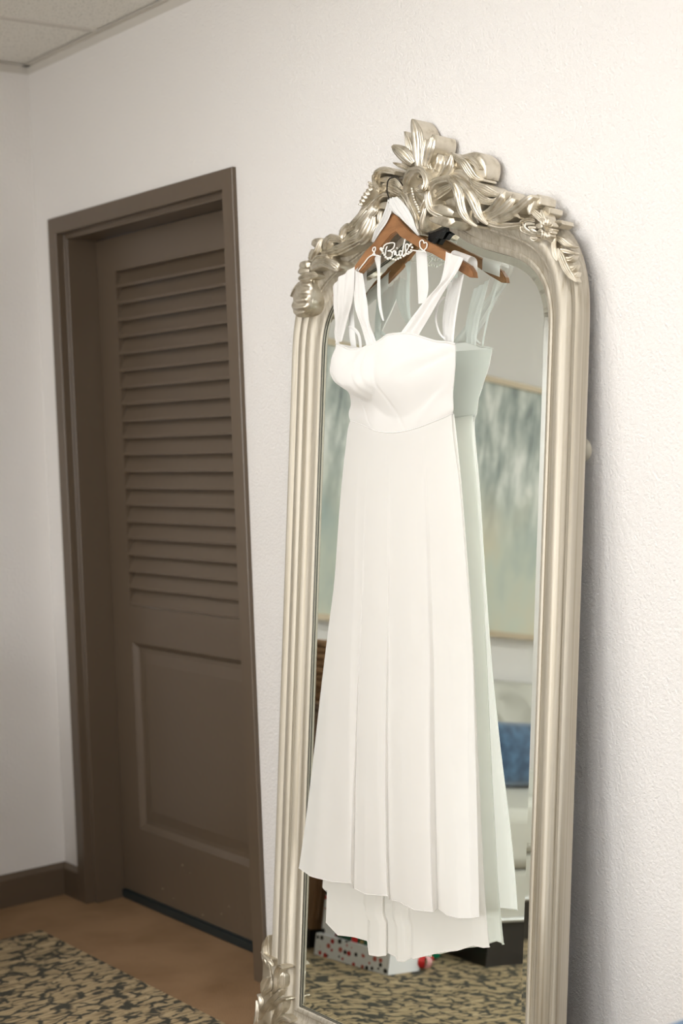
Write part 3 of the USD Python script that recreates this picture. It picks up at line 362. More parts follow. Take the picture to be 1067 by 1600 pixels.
D["sr"] = [[.5887,1.4485,.012],[.6154,1.2991,.008],[.6393,1.1437,.005],[.6632,.9901,.004],[.691,.801,.012],[.7209,.616,.024],[.7367,.5063,.03]]
D["hem"] = [[.1216,.4262,.018],[.1746,.4198,.024],[.2734,.4276,.034],[.3545,.443,.04],[.3466,.4278,.03],[.4032,.4292,.04],[.4843,.4433,.045],[.4752,.4322,.034],[.5229,.436,.04],[.5763,.4346,.05],[.6389,.4452,.052],[.6275,.4464,.036],[.6644,.4415,.042],[.702,.4457,.045],[.7322,.4515,.042],[.7428,.4554,.032]]
D["tl"] = [[.2158,.6599,.0125],[.2071,.5296,.0125],[.1997,.3939,.0125],[.2171,.393,.0125],[.2168,.3222,.0125]]
D["train"] = [[.2168,.3222,.0125],[.2619,.3042,.016],[.3211,.3144,.018],[.3646,.3154,.014],[.3871,.2921,.026],[.4224,.2981,.03],[.441,.3036,.024],[.4323,.3068,.014],[.4629,.3054,.016],[.4819,.3024,.026],[.5035,.3059,.026],[.5144,.3161,.016],[.5318,.3188,.026],[.5607,.3306,.026],[.5911,.343,.02],[.6262,.3556,.02],[.6585,.3654,.018],[.7069,.3876,.02],[.732,.3885,.016],[.7415,.3908,.008],[.747,.3934,.0055]]
D["trr"] = [[.6605,.9898,-.002],[.6822,.799,-.003],[.7048,.6106,-.003],[.7204,.4864,-.003],[.7381,.3903,-.003]]
D["RB"] = [["strap",[[.2132,1.7408,.2895,1.7775,.046],[.2166,1.7036,.2898,1.7483,.046],[.2176,1.664,.2801,1.7144,.04],[.2085,1.6372,.2543,1.6657,.034],[.2111,1.6153,.232,1.6198,.03]]],["strap",[[.2899,1.7702,.3159,1.7596,.044],[.2816,1.734,.3309,1.6941,.04],[.2929,1.693,.3457,1.6533,.045],[.3207,1.6509,.3659,1.628,.05],[.3491,1.5923,.3836,1.5978,.05]]],["strap",[[.5971,1.7747,.651,1.7555,.05],[.5868,1.7177,.6372,1.7307,.052],[.5338,1.6738,.6055,1.6991,.054],[.5002,1.6455,.5668,1.653,.056],[.4637,1.6144,.5269,1.6098,.056]]],["strap",[[.5698,1.7144,.617,1.7318,.016],[.5568,1.6731,.6067,1.6981,.015],[.5507,1.6366,.5932,1.648,.013],[.557,1.6008,.5854,1.594,.012]]],["lace_strap",[[.2385,1.7403,.2595,1.7383,.022],[.2382,1.7005,.2552,1.699,.02],[.2391,1.6606,.2588,1.659,.018],[.2499,1.6078,.2704,1.6004,.018]]],["lace_strap",[[.2356,1.6526,.2453,1.6539,.02],[.2624,1.6406,.2719,1.6439,.02],[.2774,1.6256,.2863,1.6269,.02],[.2828,1.5974,.2918,1.5969,.02]]],["ribbon",[[.4683,1.7947,.5029,1.79,.022],[.4733,1.7555,.5084,1.7517,.022],[.4782,1.7171,.5128,1.71,.022],[.4824,1.6819,.5005,1.681,.022]]],["ribbon",[[.3277,1.7989,.3515,1.7974,.024],[.341,1.7616,.351,1.7605,.023],[.3419,1.7225,.3531,1.7214,.022],[.3475,1.6869,.3575,1.686,.021],[.3617,1.6554,.3666,1.6558,.02]]],["thin_strap",[[.5731,1.6884,.5777,1.6858,.03],[.5515,1.6719,.5572,1.6699,.03],[.5458,1.6501,.5515,1.6496,.03],[.5578,1.6157,.5633,1.6168,.03],[.5777,1.5995,.5821,1.6014,.03]]],["thin_strap",[[.6263,1.7273,.6318,1.7267,.03],[.6118,1.6852,.6173,1.6847,.0273],[.6,1.6425,.6055,1.642,.0247],[.5928,1.5937,.5978,1.5933,.022]]],["hanging_loop",[[.3909,1.9131,.4056,1.8891,.04],[.3665,1.8756,.3861,1.8653,.036],[.3388,1.8483,.3577,1.844,.034],[.3286,1.8286,.3349,1.8279,.03]]],["hanging_loop",[[.3934,1.9112,.4206,1.9131,.04],[.4088,1.8854,.4572,1.8871,.044],[.4431,1.8617,.485,1.8513,.044],[.4904,1.8219,.4927,1.8239,.036]]]]
D["HANG"] = [[.3936,1.8833],[.4093,1.8747],[.4282,1.8576],[.4562,1.8354],[.4923,1.8176],[.5394,1.7966],[.574,1.7807],[.625,1.7548],[.6472,1.7432],[.6597,1.7292],[.663,1.7177],[.6484,1.7195],[.6122,1.7375],[.5694,1.762],[.5288,1.7814],[.4935,1.7945],[.4513,1.8158],[.4237,1.8295],[.4092,1.8412],[.3931,1.8363],[.3605,1.8151],[.3185,1.7827],[.2752,1.7577],[.2308,1.7361],[.1986,1.719],[.1903,1.7239],[.1943,1.7356],[.2293,1.7623],[.2674,1.7823],[.3042,1.8118],[.3349,1.8279],[.3498,1.8397],[.3641,1.8632],[.3786,1.8788]]
D["HOOK"] = [[.386,1.8895,.024],[.3935,1.9084,.036],[.4028,1.9175,.05],[.4087,1.9279,.058],[.4156,1.9423,.062],[.4276,1.9476,.064],[.4402,1.948,.064],[.452,1.9412,.062],[.4544,1.9353,.058],[.4508,1.9309,.05]]
D["WIRE"] = [[[.3864,1.8124],[.3837,1.8035],[.3808,1.7891]],[[.3734,1.8077],[.3768,1.814],[.3867,1.8182],[.4012,1.8185],[.4122,1.8132],[.41,1.8068],[.3949,1.8025],[.388,1.8022],[.3982,1.8005],[.4048,1.7957],[.403,1.7899],[.3931,1.7867],[.3808,1.7891]],[[.404,1.7908],[.4069,1.7955],[.4088,1.7996],[.4114,1.8],[.4141,1.7973],[.4135,1.7904]],[[.4135,1.7904],[.4178,1.7976],[.4174,1.791],[.4209,1.7886],[.425,1.7896]],[[.4372,1.7953],[.4314,1.797],[.4269,1.7932],[.4282,1.7881],[.4335,1.7865],[.4385,1.7905],[.4418,1.805],[.4451,1.8208],[.4411,1.8002],[.4391,1.7878],[.4433,1.7863]],[[.4433,1.7863],[.4523,1.7929],[.4575,1.8015],[.4567,1.8072],[.4529,1.8093],[.4495,1.8054],[.4485,1.796],[.452,1.7883],[.4577,1.787],[.4658,1.7901],[.4717,1.7941]]]
D["WL"] = [[[.286,1.7702],[.31,1.7868],[.3219,1.7953],[.3367,1.7991],[.3448,1.7987],[.3395,1.8066],[.3356,1.8091],[.338,1.8152],[.3434,1.8156],[.3457,1.8121],[.3423,1.8057],[.3366,1.8001],[.353,1.7966],[.364,1.7923]],[[.4717,1.7941],[.4891,1.7905],[.5119,1.7867],[.4949,1.7996],[.4937,1.8084],[.5001,1.812],[.5063,1.8085],[.5077,1.8046],[.5134,1.8055],[.5179,1.8006],[.5165,1.7946],[.5098,1.7897],[.5158,1.7841]]]
D["PEARL"] = [[.3697,1.8082],[.3734,1.8036],[.3769,1.7986],[.3819,1.7937],[.3867,1.7886],[.3936,1.784],[.4028,1.7843],[.4117,1.7813],[.4202,1.7791],[.4284,1.7806],[.4362,1.7819],[.4459,1.7841],[.4509,1.7859],[.4573,1.7878],[.464,1.7906],[.4705,1.794],[.4738,1.7994],[.4693,1.8061],[.4649,1.8037]]

# ------------------------------------------------------------------ leaning mirror
mi = thing('floor_mirror', 'tall silver leaf floor mirror with carved acanthus crest leaning against the wall', 'mirror', MB, rx=-math.degrees(PHI))
oi = [((.927, .004), (.832, .097)), ((.927, .5), (.832, .5)), ((.927, 1.1), (.832, 1.1)), ((.927, 1.60), (.832, 1.60)), ((.922, 1.68), (.823, 1.668)), ((.905, 1.738), (.801, 1.708)), ((.872, 1.788), (.76, 1.742)),
      ((.825, 1.823), (.695, 1.767)), ((.75, 1.858), (.63, 1.787)), ((.66, 1.90), (.581, 1.807)), ((.57, 1.945), (.541, 1.829)), ((.4635, 1.968), (.4635, 1.856))]
def halves(k):
    P = np.array([q[k] for q in oi]); low = P[:4]
    from scipy.interpolate import CubicSpline
    s = np.r_[0, np.cumsum(np.linalg.norm(np.diff(P[3:], axis=0), axis=1))]
    up = np.stack([CubicSpline(s, P[3:, j], bc_type=((1, 0.0 if j == 0 else 1.0), (2, 0.0)))(np.linspace(0, s[-1], 48)) for j in (0, 1)], 1)
    R = np.vstack([low[:3], up]); Lf = R[:-1][::-1].copy(); Lf[:, 0] = MW - Lf[:, 0]
    return np.vstack([R, Lf])
OUT, INN = halves(0), halves(1)
prof = [(0, -.030), (0, -.007), (.006, -.003), (.02, 0), (.06, .0035), (.11, .003), (.17, -.001), (.215, -.0045), (.225, -.008), (.245, -.008), (.255, -.0045), (.30, .001), (.37, .007), (.45, .010), (.53, .0085), (.59, .003), (.60, -.001), (.635, -.001), (.645, -.004), (.70, -.010), (.78, -.0145), (.86, -.0155), (.865, -.013), (.90, -.0105), (.95, -.0115), (.985, -.0135), (1, -.0155), (1, -.030)]
npf = len(prof); st_n = len(OUT)
V = []
for o_, i_ in zip(OUT, INN):
    for f, d in prof:
        q = o_*(1-f) + i_*f; V.append(ml(q[0], q[1], d))
Fc = []
for i in range(st_n):
    j = (i+1) % st_n
    for k in range(npf):
        l_ = (k+1) % npf
        a, b, c_, d_ = i*npf+k, i*npf+l_, j*npf+l_, j*npf+k
        Fc += [[a, b, c_], [a, c_, d_]]
fm = trimesh.Trimesh(np.array(V), Fc, process=False); fm.fix_normals()
part(mi, 'frame', fm, 'silver_frame', smooth=32)
# glass with a bevelled rim
from shapely import affinity
gp = Polygon([tuple(p) for p in INN]).buffer(.006, join_style=2)
inner = gp.buffer(-.022, join_style=2)
g = extrude(inner, .004); g.apply_transform(np.array([[1, 0, 0, 0], [0, 0, -1, .0235], [0, 1, 0, 0], [0, 0, 0, 1.]]))
part(mi, 'glass', g, 'mirror_glass', smooth=False, label='mirror glass')
ring = np.array(INN)
cen = ring.mean(0)
ip = Polygon([tuple(p) for p in INN])
def offs(poly, r): return np.array(poly.buffer(r, join_style=2).exterior.coords)[:-1]
def ringmesh(dist0, d0, dist1, d1):
    # rim quads by moving each outline vertex along its local normal
    P = ring; Tn = np.roll(P, -1, 0) - np.roll(P, 1, 0); Tn /= np.linalg.norm(Tn, axis=1)[:, None]
    N = np.stack([-Tn[:, 1], Tn[:, 0]], 1)
    sgn = np.sign(((cen - P)*N).sum(1))[:, None]; N = N*sgn
    cor = [0, len(P)-1]
    A = P + N*dist0; B = P + N*dist1
    for k in cor:
        sx = 1 if P[k, 0] < cen[0] else -1
        A[k] = P[k] + np.array([sx*dist0, dist0]); B[k] = P[k] + np.array([sx*dist1, dist1])
    n = len(P); v = np.vstack([ml(A[:, 0], A[:, 1], d0), ml(B[:, 0], B[:, 1], d1)])
    f = []
    for i in range(n):
        j = (i+1) % n; f += [[i, j, n+j], [i, n+j, n+i]]
    return trimesh.Trimesh(v, f, process=False)
bv = ringmesh(-.006, -.0218, .0165, -.0194)
part(mi, 'bevel', bv, 'mirror_glass', smooth=False, label='bevelled rim of the mirror glass')
part(mi, 'rebate', ringmesh(.0004, -.0172, .0004, -.0196), 'black_backing', smooth=False, label='black gap between glass and frame')
bk = extrude(Polygon([tuple(p) for p in OUT]).buffer(-.012), .006); bk.apply_transform(np.array([[1, 0, 0, 0], [0, 0, -1, .0355], [0, 1, 0, 0], [0, 0, 0, 1.]]))
part(mi, 'back_board', bk, 'black_backing', smooth=False, label='dark back board')
# carved ornament
def leaf(rows, ridges, back, amp, n=26, m=17):
    R = np.array(rows)
    Q = spline(R, n)
    L, Rr, d = Q[:, :2], Q[:, 2:4], Q[:, 4]
    t = np.linspace(-1, 1, m)
    W = np.linalg.norm(Rr - L, axis=1)/2
    C = (L + Rr)/2; H = (Rr - L)/2
    dome = np.sqrt(np.maximum(0, 1 - t**2))
    G = np.zeros((n, m, 3))
    s = np.linspace(0, 1, n)
    for i in range(n):
        uv = C[i] + t[:, None]*H[i]
        dd = d[i] + amp*W[i]*(dome - .75)
        if ridges: dd = dd + min(.30*W[i], .0052)*(1 - 2*np.abs(np.sin(math.pi*t*ridges))**.8)*dome**.5*min(1, 4*s[i])
        dd = np.maximum(dd, back + .002)
        G[i] = ml(uv[:, 0], uv[:, 1], dd)
    Bk = G.copy(); Bk[..., 1] = -back
    return shell(G, Bk)
def spun(rows, back, amp):
    """a leaf-wrapped rope: like leaf() with slanting ribs across it"""
    m = leaf(rows, 0, back, amp, 60, 15); v = m.vertices
    n, k = 60, 15
    s = np.repeat(np.linspace(0, 1, n), k); t = np.tile(np.linspace(-1, 1, k), n)
    rib = .0028*np.sin(2*math.pi*(s*6 + .35*np.abs(t)*1.2))*np.sqrt(np.maximum(0, 1-t**2))
    v[:n*k, 1] -= rib
    return trimesh.Trimesh(v, m.faces, process=False)
pmat('worn_silver', (.16, .145, .12), .25, .8)
NAMES = {'worn': 'leaf', 'rail': 'scroll_rail', 'rope': 'leaf_rope', 'lobe': 'bud'}
def plate(poly, d0, d1):
    m = extrude(poly, d1-d0); m.apply_transform(np.array([[1, 0, 0, 0], [0, 0, -1, -d0], [0, 1, 0, 0], [0, 0, 0, 1.]])); return m
crest = part(mi, 'crest', plate(Polygon(D['PLATE']).buffer(-.004).buffer(0), -.016, .006), 'silver_leaf', smooth=False, label='carved acanthus crest over the arch')
f0, f1 = D['FOOT']
foots = []
for side in (0, 1):
    pts = [np.array([[r[0], r[1]], [r[2], r[3]]]) for s in D['S'][f0:f1] for r in s[4]]
    x0, x1 = .004, .04
    m = box(x0, x1, -.002, .02, .006, .12)
    if side: m.apply_transform(trimesh.transformations.reflection_matrix([MW/2, 0, 0], [1, 0, 0]))
    if side: m.invert()
    foots.append(part(mi, 'corner_carving', m, 'silver_leaf', smooth=False))
for k, (nm, rid, back, amp, rows) in enumerate(D['S']):
    m = spun(rows, back, amp) if nm == 'rope' else leaf(rows, rid, back, amp)
    if f0 <= k < f1:
        part(foots[0], NAMES.get(nm, nm), m, 'silver_leaf', smooth=50)
        m2 = m.copy(); m2.apply_transform(trimesh.transformations.reflection_matrix([MW/2, 0, 0], [1, 0, 0])); m2.invert()
        part(foots[1], NAMES.get(nm, nm), m2, 'silver_leaf', smooth=50)
    else:
        part(crest, NAMES.get(nm, nm), m, 'worn_silver' if nm == 'worn' else 'silver_leaf', smooth=50, label='dark worn leaf of the crest' if nm == 'worn' else None)
for u, h, d in D['BEADS']:
    m = trimesh.creation.icosphere(2, .0042); m.apply_translation(ml(u, h, d-.004)); part(crest, 'bead', m, 'silver_leaf', smooth=True)
# the unpainted black underside of the crest's pendant, overhanging the glass
part(crest, 'underside', plate(Polygon([(.475, 1.818), (.487, 1.812), (.497, 1.822), (.51, 1.82), (.52, 1.832), (.533, 1.834), (.535, 1.86), (.48, 1.86)]), -.016, -.004), 'black_backing', smooth=False, label='black unfinished back of the crest')

# ------------------------------------------------------------------ wooden hanger with a wire word
def extr_uv(poly, d0, d1): return trimesh.Trimesh(*(lambda m: (mw(np.stack([m.vertices[:, 0], m.vertices[:, 1], d0 + m.vertices[:, 2]], -1)), m.faces))(extrude(poly, d1-d0)), process=False)
HP = mw([.40, 1.88, .025])
ha = thing('coat_hanger', 'brown wooden hanger with white wire lettering hooked on the carved mirror crest', 'hanger', HP)
hp = Polygon(D['HANG']).buffer(0)
core = [extr_uv(hp.buffer(-.0015), .018, .0305), extr_uv(hp, .0195, .029)]
part(ha, 'hanger_arms', cat(core), 'hanger_wood', smooth=False, world=True)
part(ha, 'hook', tube(spline(mw(D['HOOK']), 60), .0016), 'dark_wire', smooth=True, world=True, label='dark wire hook')
pw = None
for k, wpts in enumerate(D['WIRE']):
    P = np.array(wpts); P = np.c_[P, .034 + .0012*np.sin(np.arange(len(P))*1.7)]
    n = 'word_wire'
    r = part(ha, n, tube(spline(mw(P), 90), .0015, 7), 'white_wire', smooth=True, world=True, label='white wire bent into part of the cursive word Bride')
    pw = pw or r
m = trimesh.creation.icosphere(1, .0018); q = D['WIRE'][3][1]
m.apply_translation(mw([q[0]+.002, q[1]+.007, .034])); part(ha, 'word_wire', m, 'white_wire', world=True, label='dot of the letter i')
for k, wpts in enumerate(D['WL']):
    P = np.array(wpts); P = np.c_[P, np.full(len(P), .0335)]
    part(ha, 'wire_loop', tube(spline(mw(P), 90), .0015, 7), 'white_wire', smooth=True, world=True, label='heart shaped wire loop on the hanger arm' if k else 'twisted wire loop on the hanger arm')
for k, (u, h) in enumerate(D['PEARL']):
    m = trimesh.creation.icosphere(2, .0038 if k == 0 else .0026); m.apply_translation(mw([u, h, .037])); part(ha, 'pearl', m, 'pearl', smooth=True, world=True)

# ------------------------------------------------------------------ the dress
DB = mw([.40, 1.60, .02])
dr_ = thing('wedding_dress', 'long white wedding dress with wide shoulder straps hanging in front of the mirror', 'dress', DB)
def coons(top, bot, left, right, n, m, lin=(False, False)):
    """patch of n rows (top to bottom) by m columns"""
    T_ = spline(top, m, lin[0]); B_ = spline(bot, m, lin[1]); L_ = spline(left, n); R_ = spline(right, n)
    s = np.linspace(0, 1, n)[:, None, None]; t = np.linspace(0, 1, m)[None, :, None]
    ru = (1-s)*T_[None] + s*B_[None]; rv = (1-t)*L_[:, None] + t*R_[:, None]
    c = (1-s)*(1-t)*T_[0] + (1-s)*t*T_[-1] + s*(1-t)*B_[0] + s*t*B_[-1]
    return ru + rv - c
n, m_ = 46, 70
G = coons(D['neck'], D['waist'], D['bl'], D['br'], n, m_)
s = np.linspace(0, 1, n)[:, None]; t = np.linspace(0, 1, m_)[None]
def dome(t0, s0, rt, ru_, rd, p=1.4):
    rs = np.where(s < s0, ru_, rd); r2 = ((t-t0)/rt)**2 + ((s-s0)/rs)**2
    return np.maximum(0, 1-r2)**p
edge = np.sin(np.pi*t)**.5
bul = .040*dome(.25, .42, .27, .62, .24, .75) + .030*dome(.62, .36, .34, .60, .50, 1.3) + .010*edge*np.sin(np.pi*s)
# gathers between the cups, darts and seams
def line(t0, s0, t1, s1, w, a, soft=1.):
    L2 = (t1-t0)**2 + (s1-s0)**2; k = np.clip(((t-t0)*(t1-t0) + (s-s0)*(s1-s0))/L2, 0, 1)
    dd = np.hypot(t-t0-k*(t1-t0), s-s0-k*(s1-s0)); return a*np.exp(-(dd/w)**2)*np.sin(np.pi*np.clip(k, .05, .95))**.6
fold = line(.38, .02, .44, .62, .020, .0035) - line(.41, .02, .47, .58, .014, .004) + line(.45, .05, .50, .5, .018, .003) - line(.40, .2, .40, .65, .012, .003)
fold += -line(.48, .35, .66, .98, .010, .0025) + line(.95, .05, .66, .42, .03, .004) - line(.98, .12, .72, .48, .018, .004) - line(.10, .45, .34, .98, .010, .002)
fold += line(.97, .6, .75, .95, .03, .003) - line(.05, .2, .2, .5, .02, .002)
G[..., 2] += bul + fold
part(dr_, 'bodice', trimesh.Trimesh(*(lambda q: (mw(G).reshape(-1, 3), q.faces))(grid(G)), process=False), 'white_crepe', smooth=True, world=True, label='sweetheart bodice of white crepe')
# bound neckline
nk = G[0].copy(); part(dr_, 'neckline', tube(mw(nk), .0022, 6), 'white_crepe', smooth=True, world=True)
# bodice back
tb = np.array([D['neck'][0], [*(np.array(D['neck'][0][:2])*.5 + np.array(D['neck'][-1][:2])*.5 - [0, .012]), .004], D['neck'][-1]]); tb[:, 2] = (.03, .018, .03)
wbk = np.array([D['waist'][0], [*(np.array(D['waist'][0][:2])*.5 + np.array(D['waist'][-1][:2])*.5 - [0, .006]), .004], D['waist'][-1]]); wbk[:, 2] = (.014, .004, .010)
bl2 = np.array(D['bl']); bl2[:, 2] = np.linspace(.03, .014, len(bl2)); br2 = np.array(D['br']); br2[:, 2] -= .002
Gb = coons(tb, wbk, bl2, br2, 24, 40)
Gb[..., 2] += -.004*np.sin(np.pi*np.linspace(0, 1, 24))[:, None]*np.sin(np.pi*np.linspace(0, 1, 40))[None] 
part(dr_, 'bodice_back', trimesh.Trimesh(mw(Gb).reshape(-1, 3), grid(Gb, True).faces, process=False), 'white_crepe', smooth=True, world=True)
part(dr_, 'bodice_hem', tube(mw(Gb[-1]), .0025, 6), 'white_crepe', smooth=True, world=True)
# front skirt
n, m_ = 90, 190
wt = np.array(D['waist']).copy()
G = coons(wt, D['hem'], np.vstack([wt[:1], D['sl']]), np.vstack([wt[-1:], D['sr'], D['hem'][-1:]]), n, m_, (False, True))
s = np.linspace(0, 1, n)[:, None]; t = np.linspace(0, 1, m_)[None]
G[..., 2] += .022*np.sin(np.pi*t)**.7*np.sin(np.pi*np.clip(s, 0, 1))**.7
for (ta, tb_, a, wl, wr) in ((.10, .12, .006, .05, .05), (.20, .325, .014, .11, .03), (.33, .42, .007, .05, .06), (.46, .515, .012, .09, .03), (.55, .56, .008, .05, .03), (.62, .66, .010, .07, .05), (.74, .80, .015, .10, .03), (.86, .94, .010, .07, .025), (.90, .98, .003, .02, .02)):
    tc = ta + (tb_-ta)*s**.8; x = t - tc
    G[..., 2] += .6*a*np.clip(s*1.25, 0, 1)**.9*np.exp(-(x/np.where(x < 0, wl, wr))**2)*np.minimum(1, np.minimum(t, 1-t)/.03)
G[:, 0, 2] = np.minimum(G[:, 0, 2], .022)
part(dr_, 'skirt', trimesh.Trimesh(mw(G).reshape(-1, 3), grid(G).faces, process=False), 'white_chiffon', smooth=True, world=True, label='long white chiffon overskirt')
part(dr_, 'skirt_hem', tube(mw(G[-1]), .0011, 5), 'white_chiffon', smooth=True, world=True)
part(dr_, 'waist_seam', tube(mw(G[0]), .0014, 5), 'white_crepe', smooth=True, world=True)
# back skirt with the longer train
wt2 = wbk.copy(); wt2[:, 2] = (.010, 0.0, .006)
tl = np.array(D['tl']); tl[:, 2] = .008
left = np.vstack([wt2[:1], [[.245, 1.30, .008], [.215, 1.15, .008]], tl])
rt = np.vstack([wt2[-1:], D['sr'][1:3], D['trr']]); rt[1:3, 2] = (.002, .0)
tr_ = np.array(D['train']); tr_[:-1, 2] -= .008
tr_[0] = left[-1]; tr_[-1] = rt[-1]
Gt = coons(wt2, tr_, left, rt, 70, 160, (False, True))
part(dr_, 'train', trimesh.Trimesh(mw(Gt).reshape(-1, 3), grid(Gt).faces, process=False), 'ivory_lining', smooth=True, world=True, label='longer back skirt with a trailing hem')
part(dr_, 'train_hem', tube(mw(Gt[-1]), .0011, 5), 'ivory_lining', smooth=True, world=True)
# straps, ribbons and hanging loops
RL = {'strap': 'sheer_tulle', 'lace_strap': 'satin_ribbon', 'ribbon': 'satin_ribbon', 'thin_strap': 'satin_ribbon', 'hanging_loop': 'satin_ribbon'}
for k, (nm, rows) in enumerate(D['RB']):
    R = np.array(rows); Q = spline(R, 40); mm = 21 if nm in ('strap', 'hanging_loop') else 9
    tt = np.linspace(0, 1, mm)
    Gs = np.zeros((40, mm, 3))
    for i in range(40):
        uv = Q[i, :2]*(1-tt[:, None]) + Q[i, 2:4]*tt[:, None]; Wd = np.linalg.norm(Q[i, 2:4]-Q[i, :2])
        Gs[i, :, :2] = uv
        Gs[i, :, 2] = Q[i, 4] + .10*Wd*np.sin(np.pi*tt) + (.0035*np.sin(tt*17 + i*.09 + k*2)*np.sin(np.pi*tt) if nm in ('strap', 'hanging_loop') else 0)
    f = mw(Gs); A = f; nb = mw(Gs - np.array([0, 0, .0007]))
    part(dr_, nm, shell(A, nb), 'white_crepe' if (nm == 'strap' and k < 3) else RL[nm], smooth=60, world=True)
# the straps' ends folded over the hanger and down behind it
def over(u0, h0, u1, h1, drop):
    tt = np.linspace(0, 1, 15); ang = np.linspace(0, math.pi, 14)
    Gs = np.zeros((24, 15, 3))
    for j, x in enumerate(tt):
        u = u0 + (u1-u0)*x; h = h0 + (h1-h0)*x
        for i in range(24):
            if i < 14: a = ang[i]; dd, hh = .0245 + .013*math.cos(a), h + .012*math.sin(a)
            else: dd, hh = .0115, h - drop*(i-13)/10
            Gs[i, j] = (u, hh, dd)
    return mw(Gs)
for (a, b, dp) in ((D['RB'][0][1][0], None, .03), (D['RB'][2][1][0], None, .02)):
    f = over(a[0], a[1]-.006, a[2], a[3]-.006, dp)
    part(dr_, 'strap_back', grid(f), 'sheer_tulle', smooth=True, world=True)

# ------------------------------------------------------------------ what the mirror shows: the left wall's painting, sofa, gifts
pa = thing('abstract_painting', 'large abstract painting of pale grey and sage green drips on the left wall', 'painting', (XL, -1.9, .965))
py0, py1, pz0, pz1 = -2.75, -1.0, .965, 1.945
part(pa, 'canvas', box(XL+.005, XL+.035, py0+.02, py1-.02, pz0+.02, pz1-.02), 'abstract_paint', world=True)
for bx in (box(XL+.002, XL+.045, py0, py1, pz0, pz0+.022), box(XL+.002, XL+.045, py0, py1, pz1-.022, pz1), box(XL+.002, XL+.045, py0, py0+.022, pz0, pz1), box(XL+.002, XL+.045, py1-.022, py1, pz0, pz1)):
    part(pa, 'frame_rail', bx, 'gilt_wood', smooth=False, world=True)
so = thing('tufted_sofa', 'pale grey button-tufted sofa under the painting, seen in the mirror', 'sofa', (.42, -2.15, 0))
sy0, sy1, sxb, sxf = -3.05, -1.19, XL+.03, .93
part(so, 'base', rbox(sxb+.05, sxf, sy0+.01, sy1-.01, .135, .29, .02), 'sofa_cloth', world=True)
part(so, 'front_trim', rbox(sxf-.01, sxf+.008, sy0+.03, sy1-.03, .137, .152, .006), 'sofa_trim', world=True, label='pale studded trim along the base')
ymid = (sy0+sy1)/2
for a, b in ((sy0, ymid-.004), (ymid+.004, sy1)):
    part(so, 'seat_cushion', rbox(sxb+.26, sxf+.02, a, b, .292, .475, .045, 10), 'sofa_cloth', smooth=60, world=True)
# tufted back
ny, nz = 150, 60
yy = np.linspace(sy0, sy1, ny); zz = np.linspace(.29, .80, nz)
Y, Z = np.meshgrid(yy, zz)
p1, p2 = .20, .17
def tuft(Y, Z):
    h = np.ones_like(Y)*9
    for r in range(-1, 5):
        for q in range(-1, 13):
            y = sy0 + .12 + p1*(q + .5*(r % 2)); z = .42 + p2*.62*r
            h = np.minimum(h, np.hypot((Y-y), (Z-z)))
    return h
hh = tuft(Y, Z)
X = sxb + .225 + .065*np.clip(hh/.1, 0, 1)**.6 - .16*((Z-.29)/.5)
X -= .06*np.clip((Z-.74)/.06, 0, 1)**2
Gfr = np.stack([X, Y, Z], -1); Gk = Gfr.copy(); Gk[..., 0] = sxb
part(so, 'back_rest', shell(Gfr, Gk), 'sofa_cloth', smooth=50, world=True)
for r in range(0, 4):
    for q in range(0, 10):
        y = sy0 + .12 + p1*(q + .5*(r % 2)); z = .42 + p2*.62*r
        if not (sy0+.14 < y < sy1-.14 and z < .76): continue
        mm = trimesh.creation.icosphere(1, .012); mm.apply_scale([.5, 1, 1]); mm.apply_translation([sxb+.237-.16*((z-.29)/.5), y, z]); part(so, 'button', mm, 'sofa_cloth', smooth=True, world=True)
part(so, 'plinth', box(sxb+.06, sxf-.025, sy0+.04, sy1-.04, .001, .1345), 'dark_leg', smooth=False, world=True, label='dark recessed plinth under the sofa')
def pillow(cx, cy, cz, wd, ht, th, rz, lean):
    a = np.linspace(-1, 1, 25); A, B = np.meshgrid(a, a)
    bul = (np.maximum(0, 1-A**2)*np.maximum(0, 1-B**2))**.38*th/2
    pin = 1 - .06*(1-np.maximum(np.abs(A), np.abs(B)))*0 - .05*np.abs(A*B)*0
    P = np.stack([bul, A*wd/2*(1-.05*(1-B**2)*np.abs(A)), B*ht/2*(1-.05*(1-A**2)*np.abs(B))], -1)
    Q = P.copy(); Q[..., 0] *= -1
    m = shell(P, Q); m.apply_transform(trimesh.transformations.rotation_matrix(lean, [0, 1, 0])); m.apply_transform(trimesh.transformations.rotation_matrix(rz, [0, 0, 1])); m.apply_translation([cx, cy, cz]); return m
bp = thing('blue_pillow', 'blue velvet lumbar pillow on the tufted sofa seat, seen in the mirror', 'pillow', (.47, -1.80, .48))
part(bp, 'cover', pillow(.48, -1.73, .585, .52, .225, .13, -.08, -.15), 'blue_velvet', smooth=60, world=True)
cb = thing('side_cabinet', 'brown wooden side cabinet beside the sofa, at the mirror\'s left edge', 'cabinet', (.3, -.95, 0))
part(cb, 'carcass', box(XL+.03, .60, -1.10, -.80, .06, .70), 'cabinet_wood', smooth=False, world=True)
part(cb, 'cabinet_top', rbox(XL+.02, .62, -1.12, -.785, .70, .725, .006), 'cabinet_wood', world=True)
part(cb, 'plinth', box(XL+.03, .58, -1.09, -.81, 0, .06), 'dark_leg', smooth=False, world=True)
part(cb, 'cabinet_door', rbox(.60, .615, -1.09, -.81, .09, .68, .004), 'cabinet_wood', world=True)
mm = trimesh.creation.icosphere(2, .012); mm.apply_translation([.625, -.84, .42]); part(cb, 'knob', mm, 'brass', smooth=True, world=True)
wk = thing('wicker_basket', 'round brown wicker basket standing on the side cabinet', 'basket', (.42, -.93, .725))
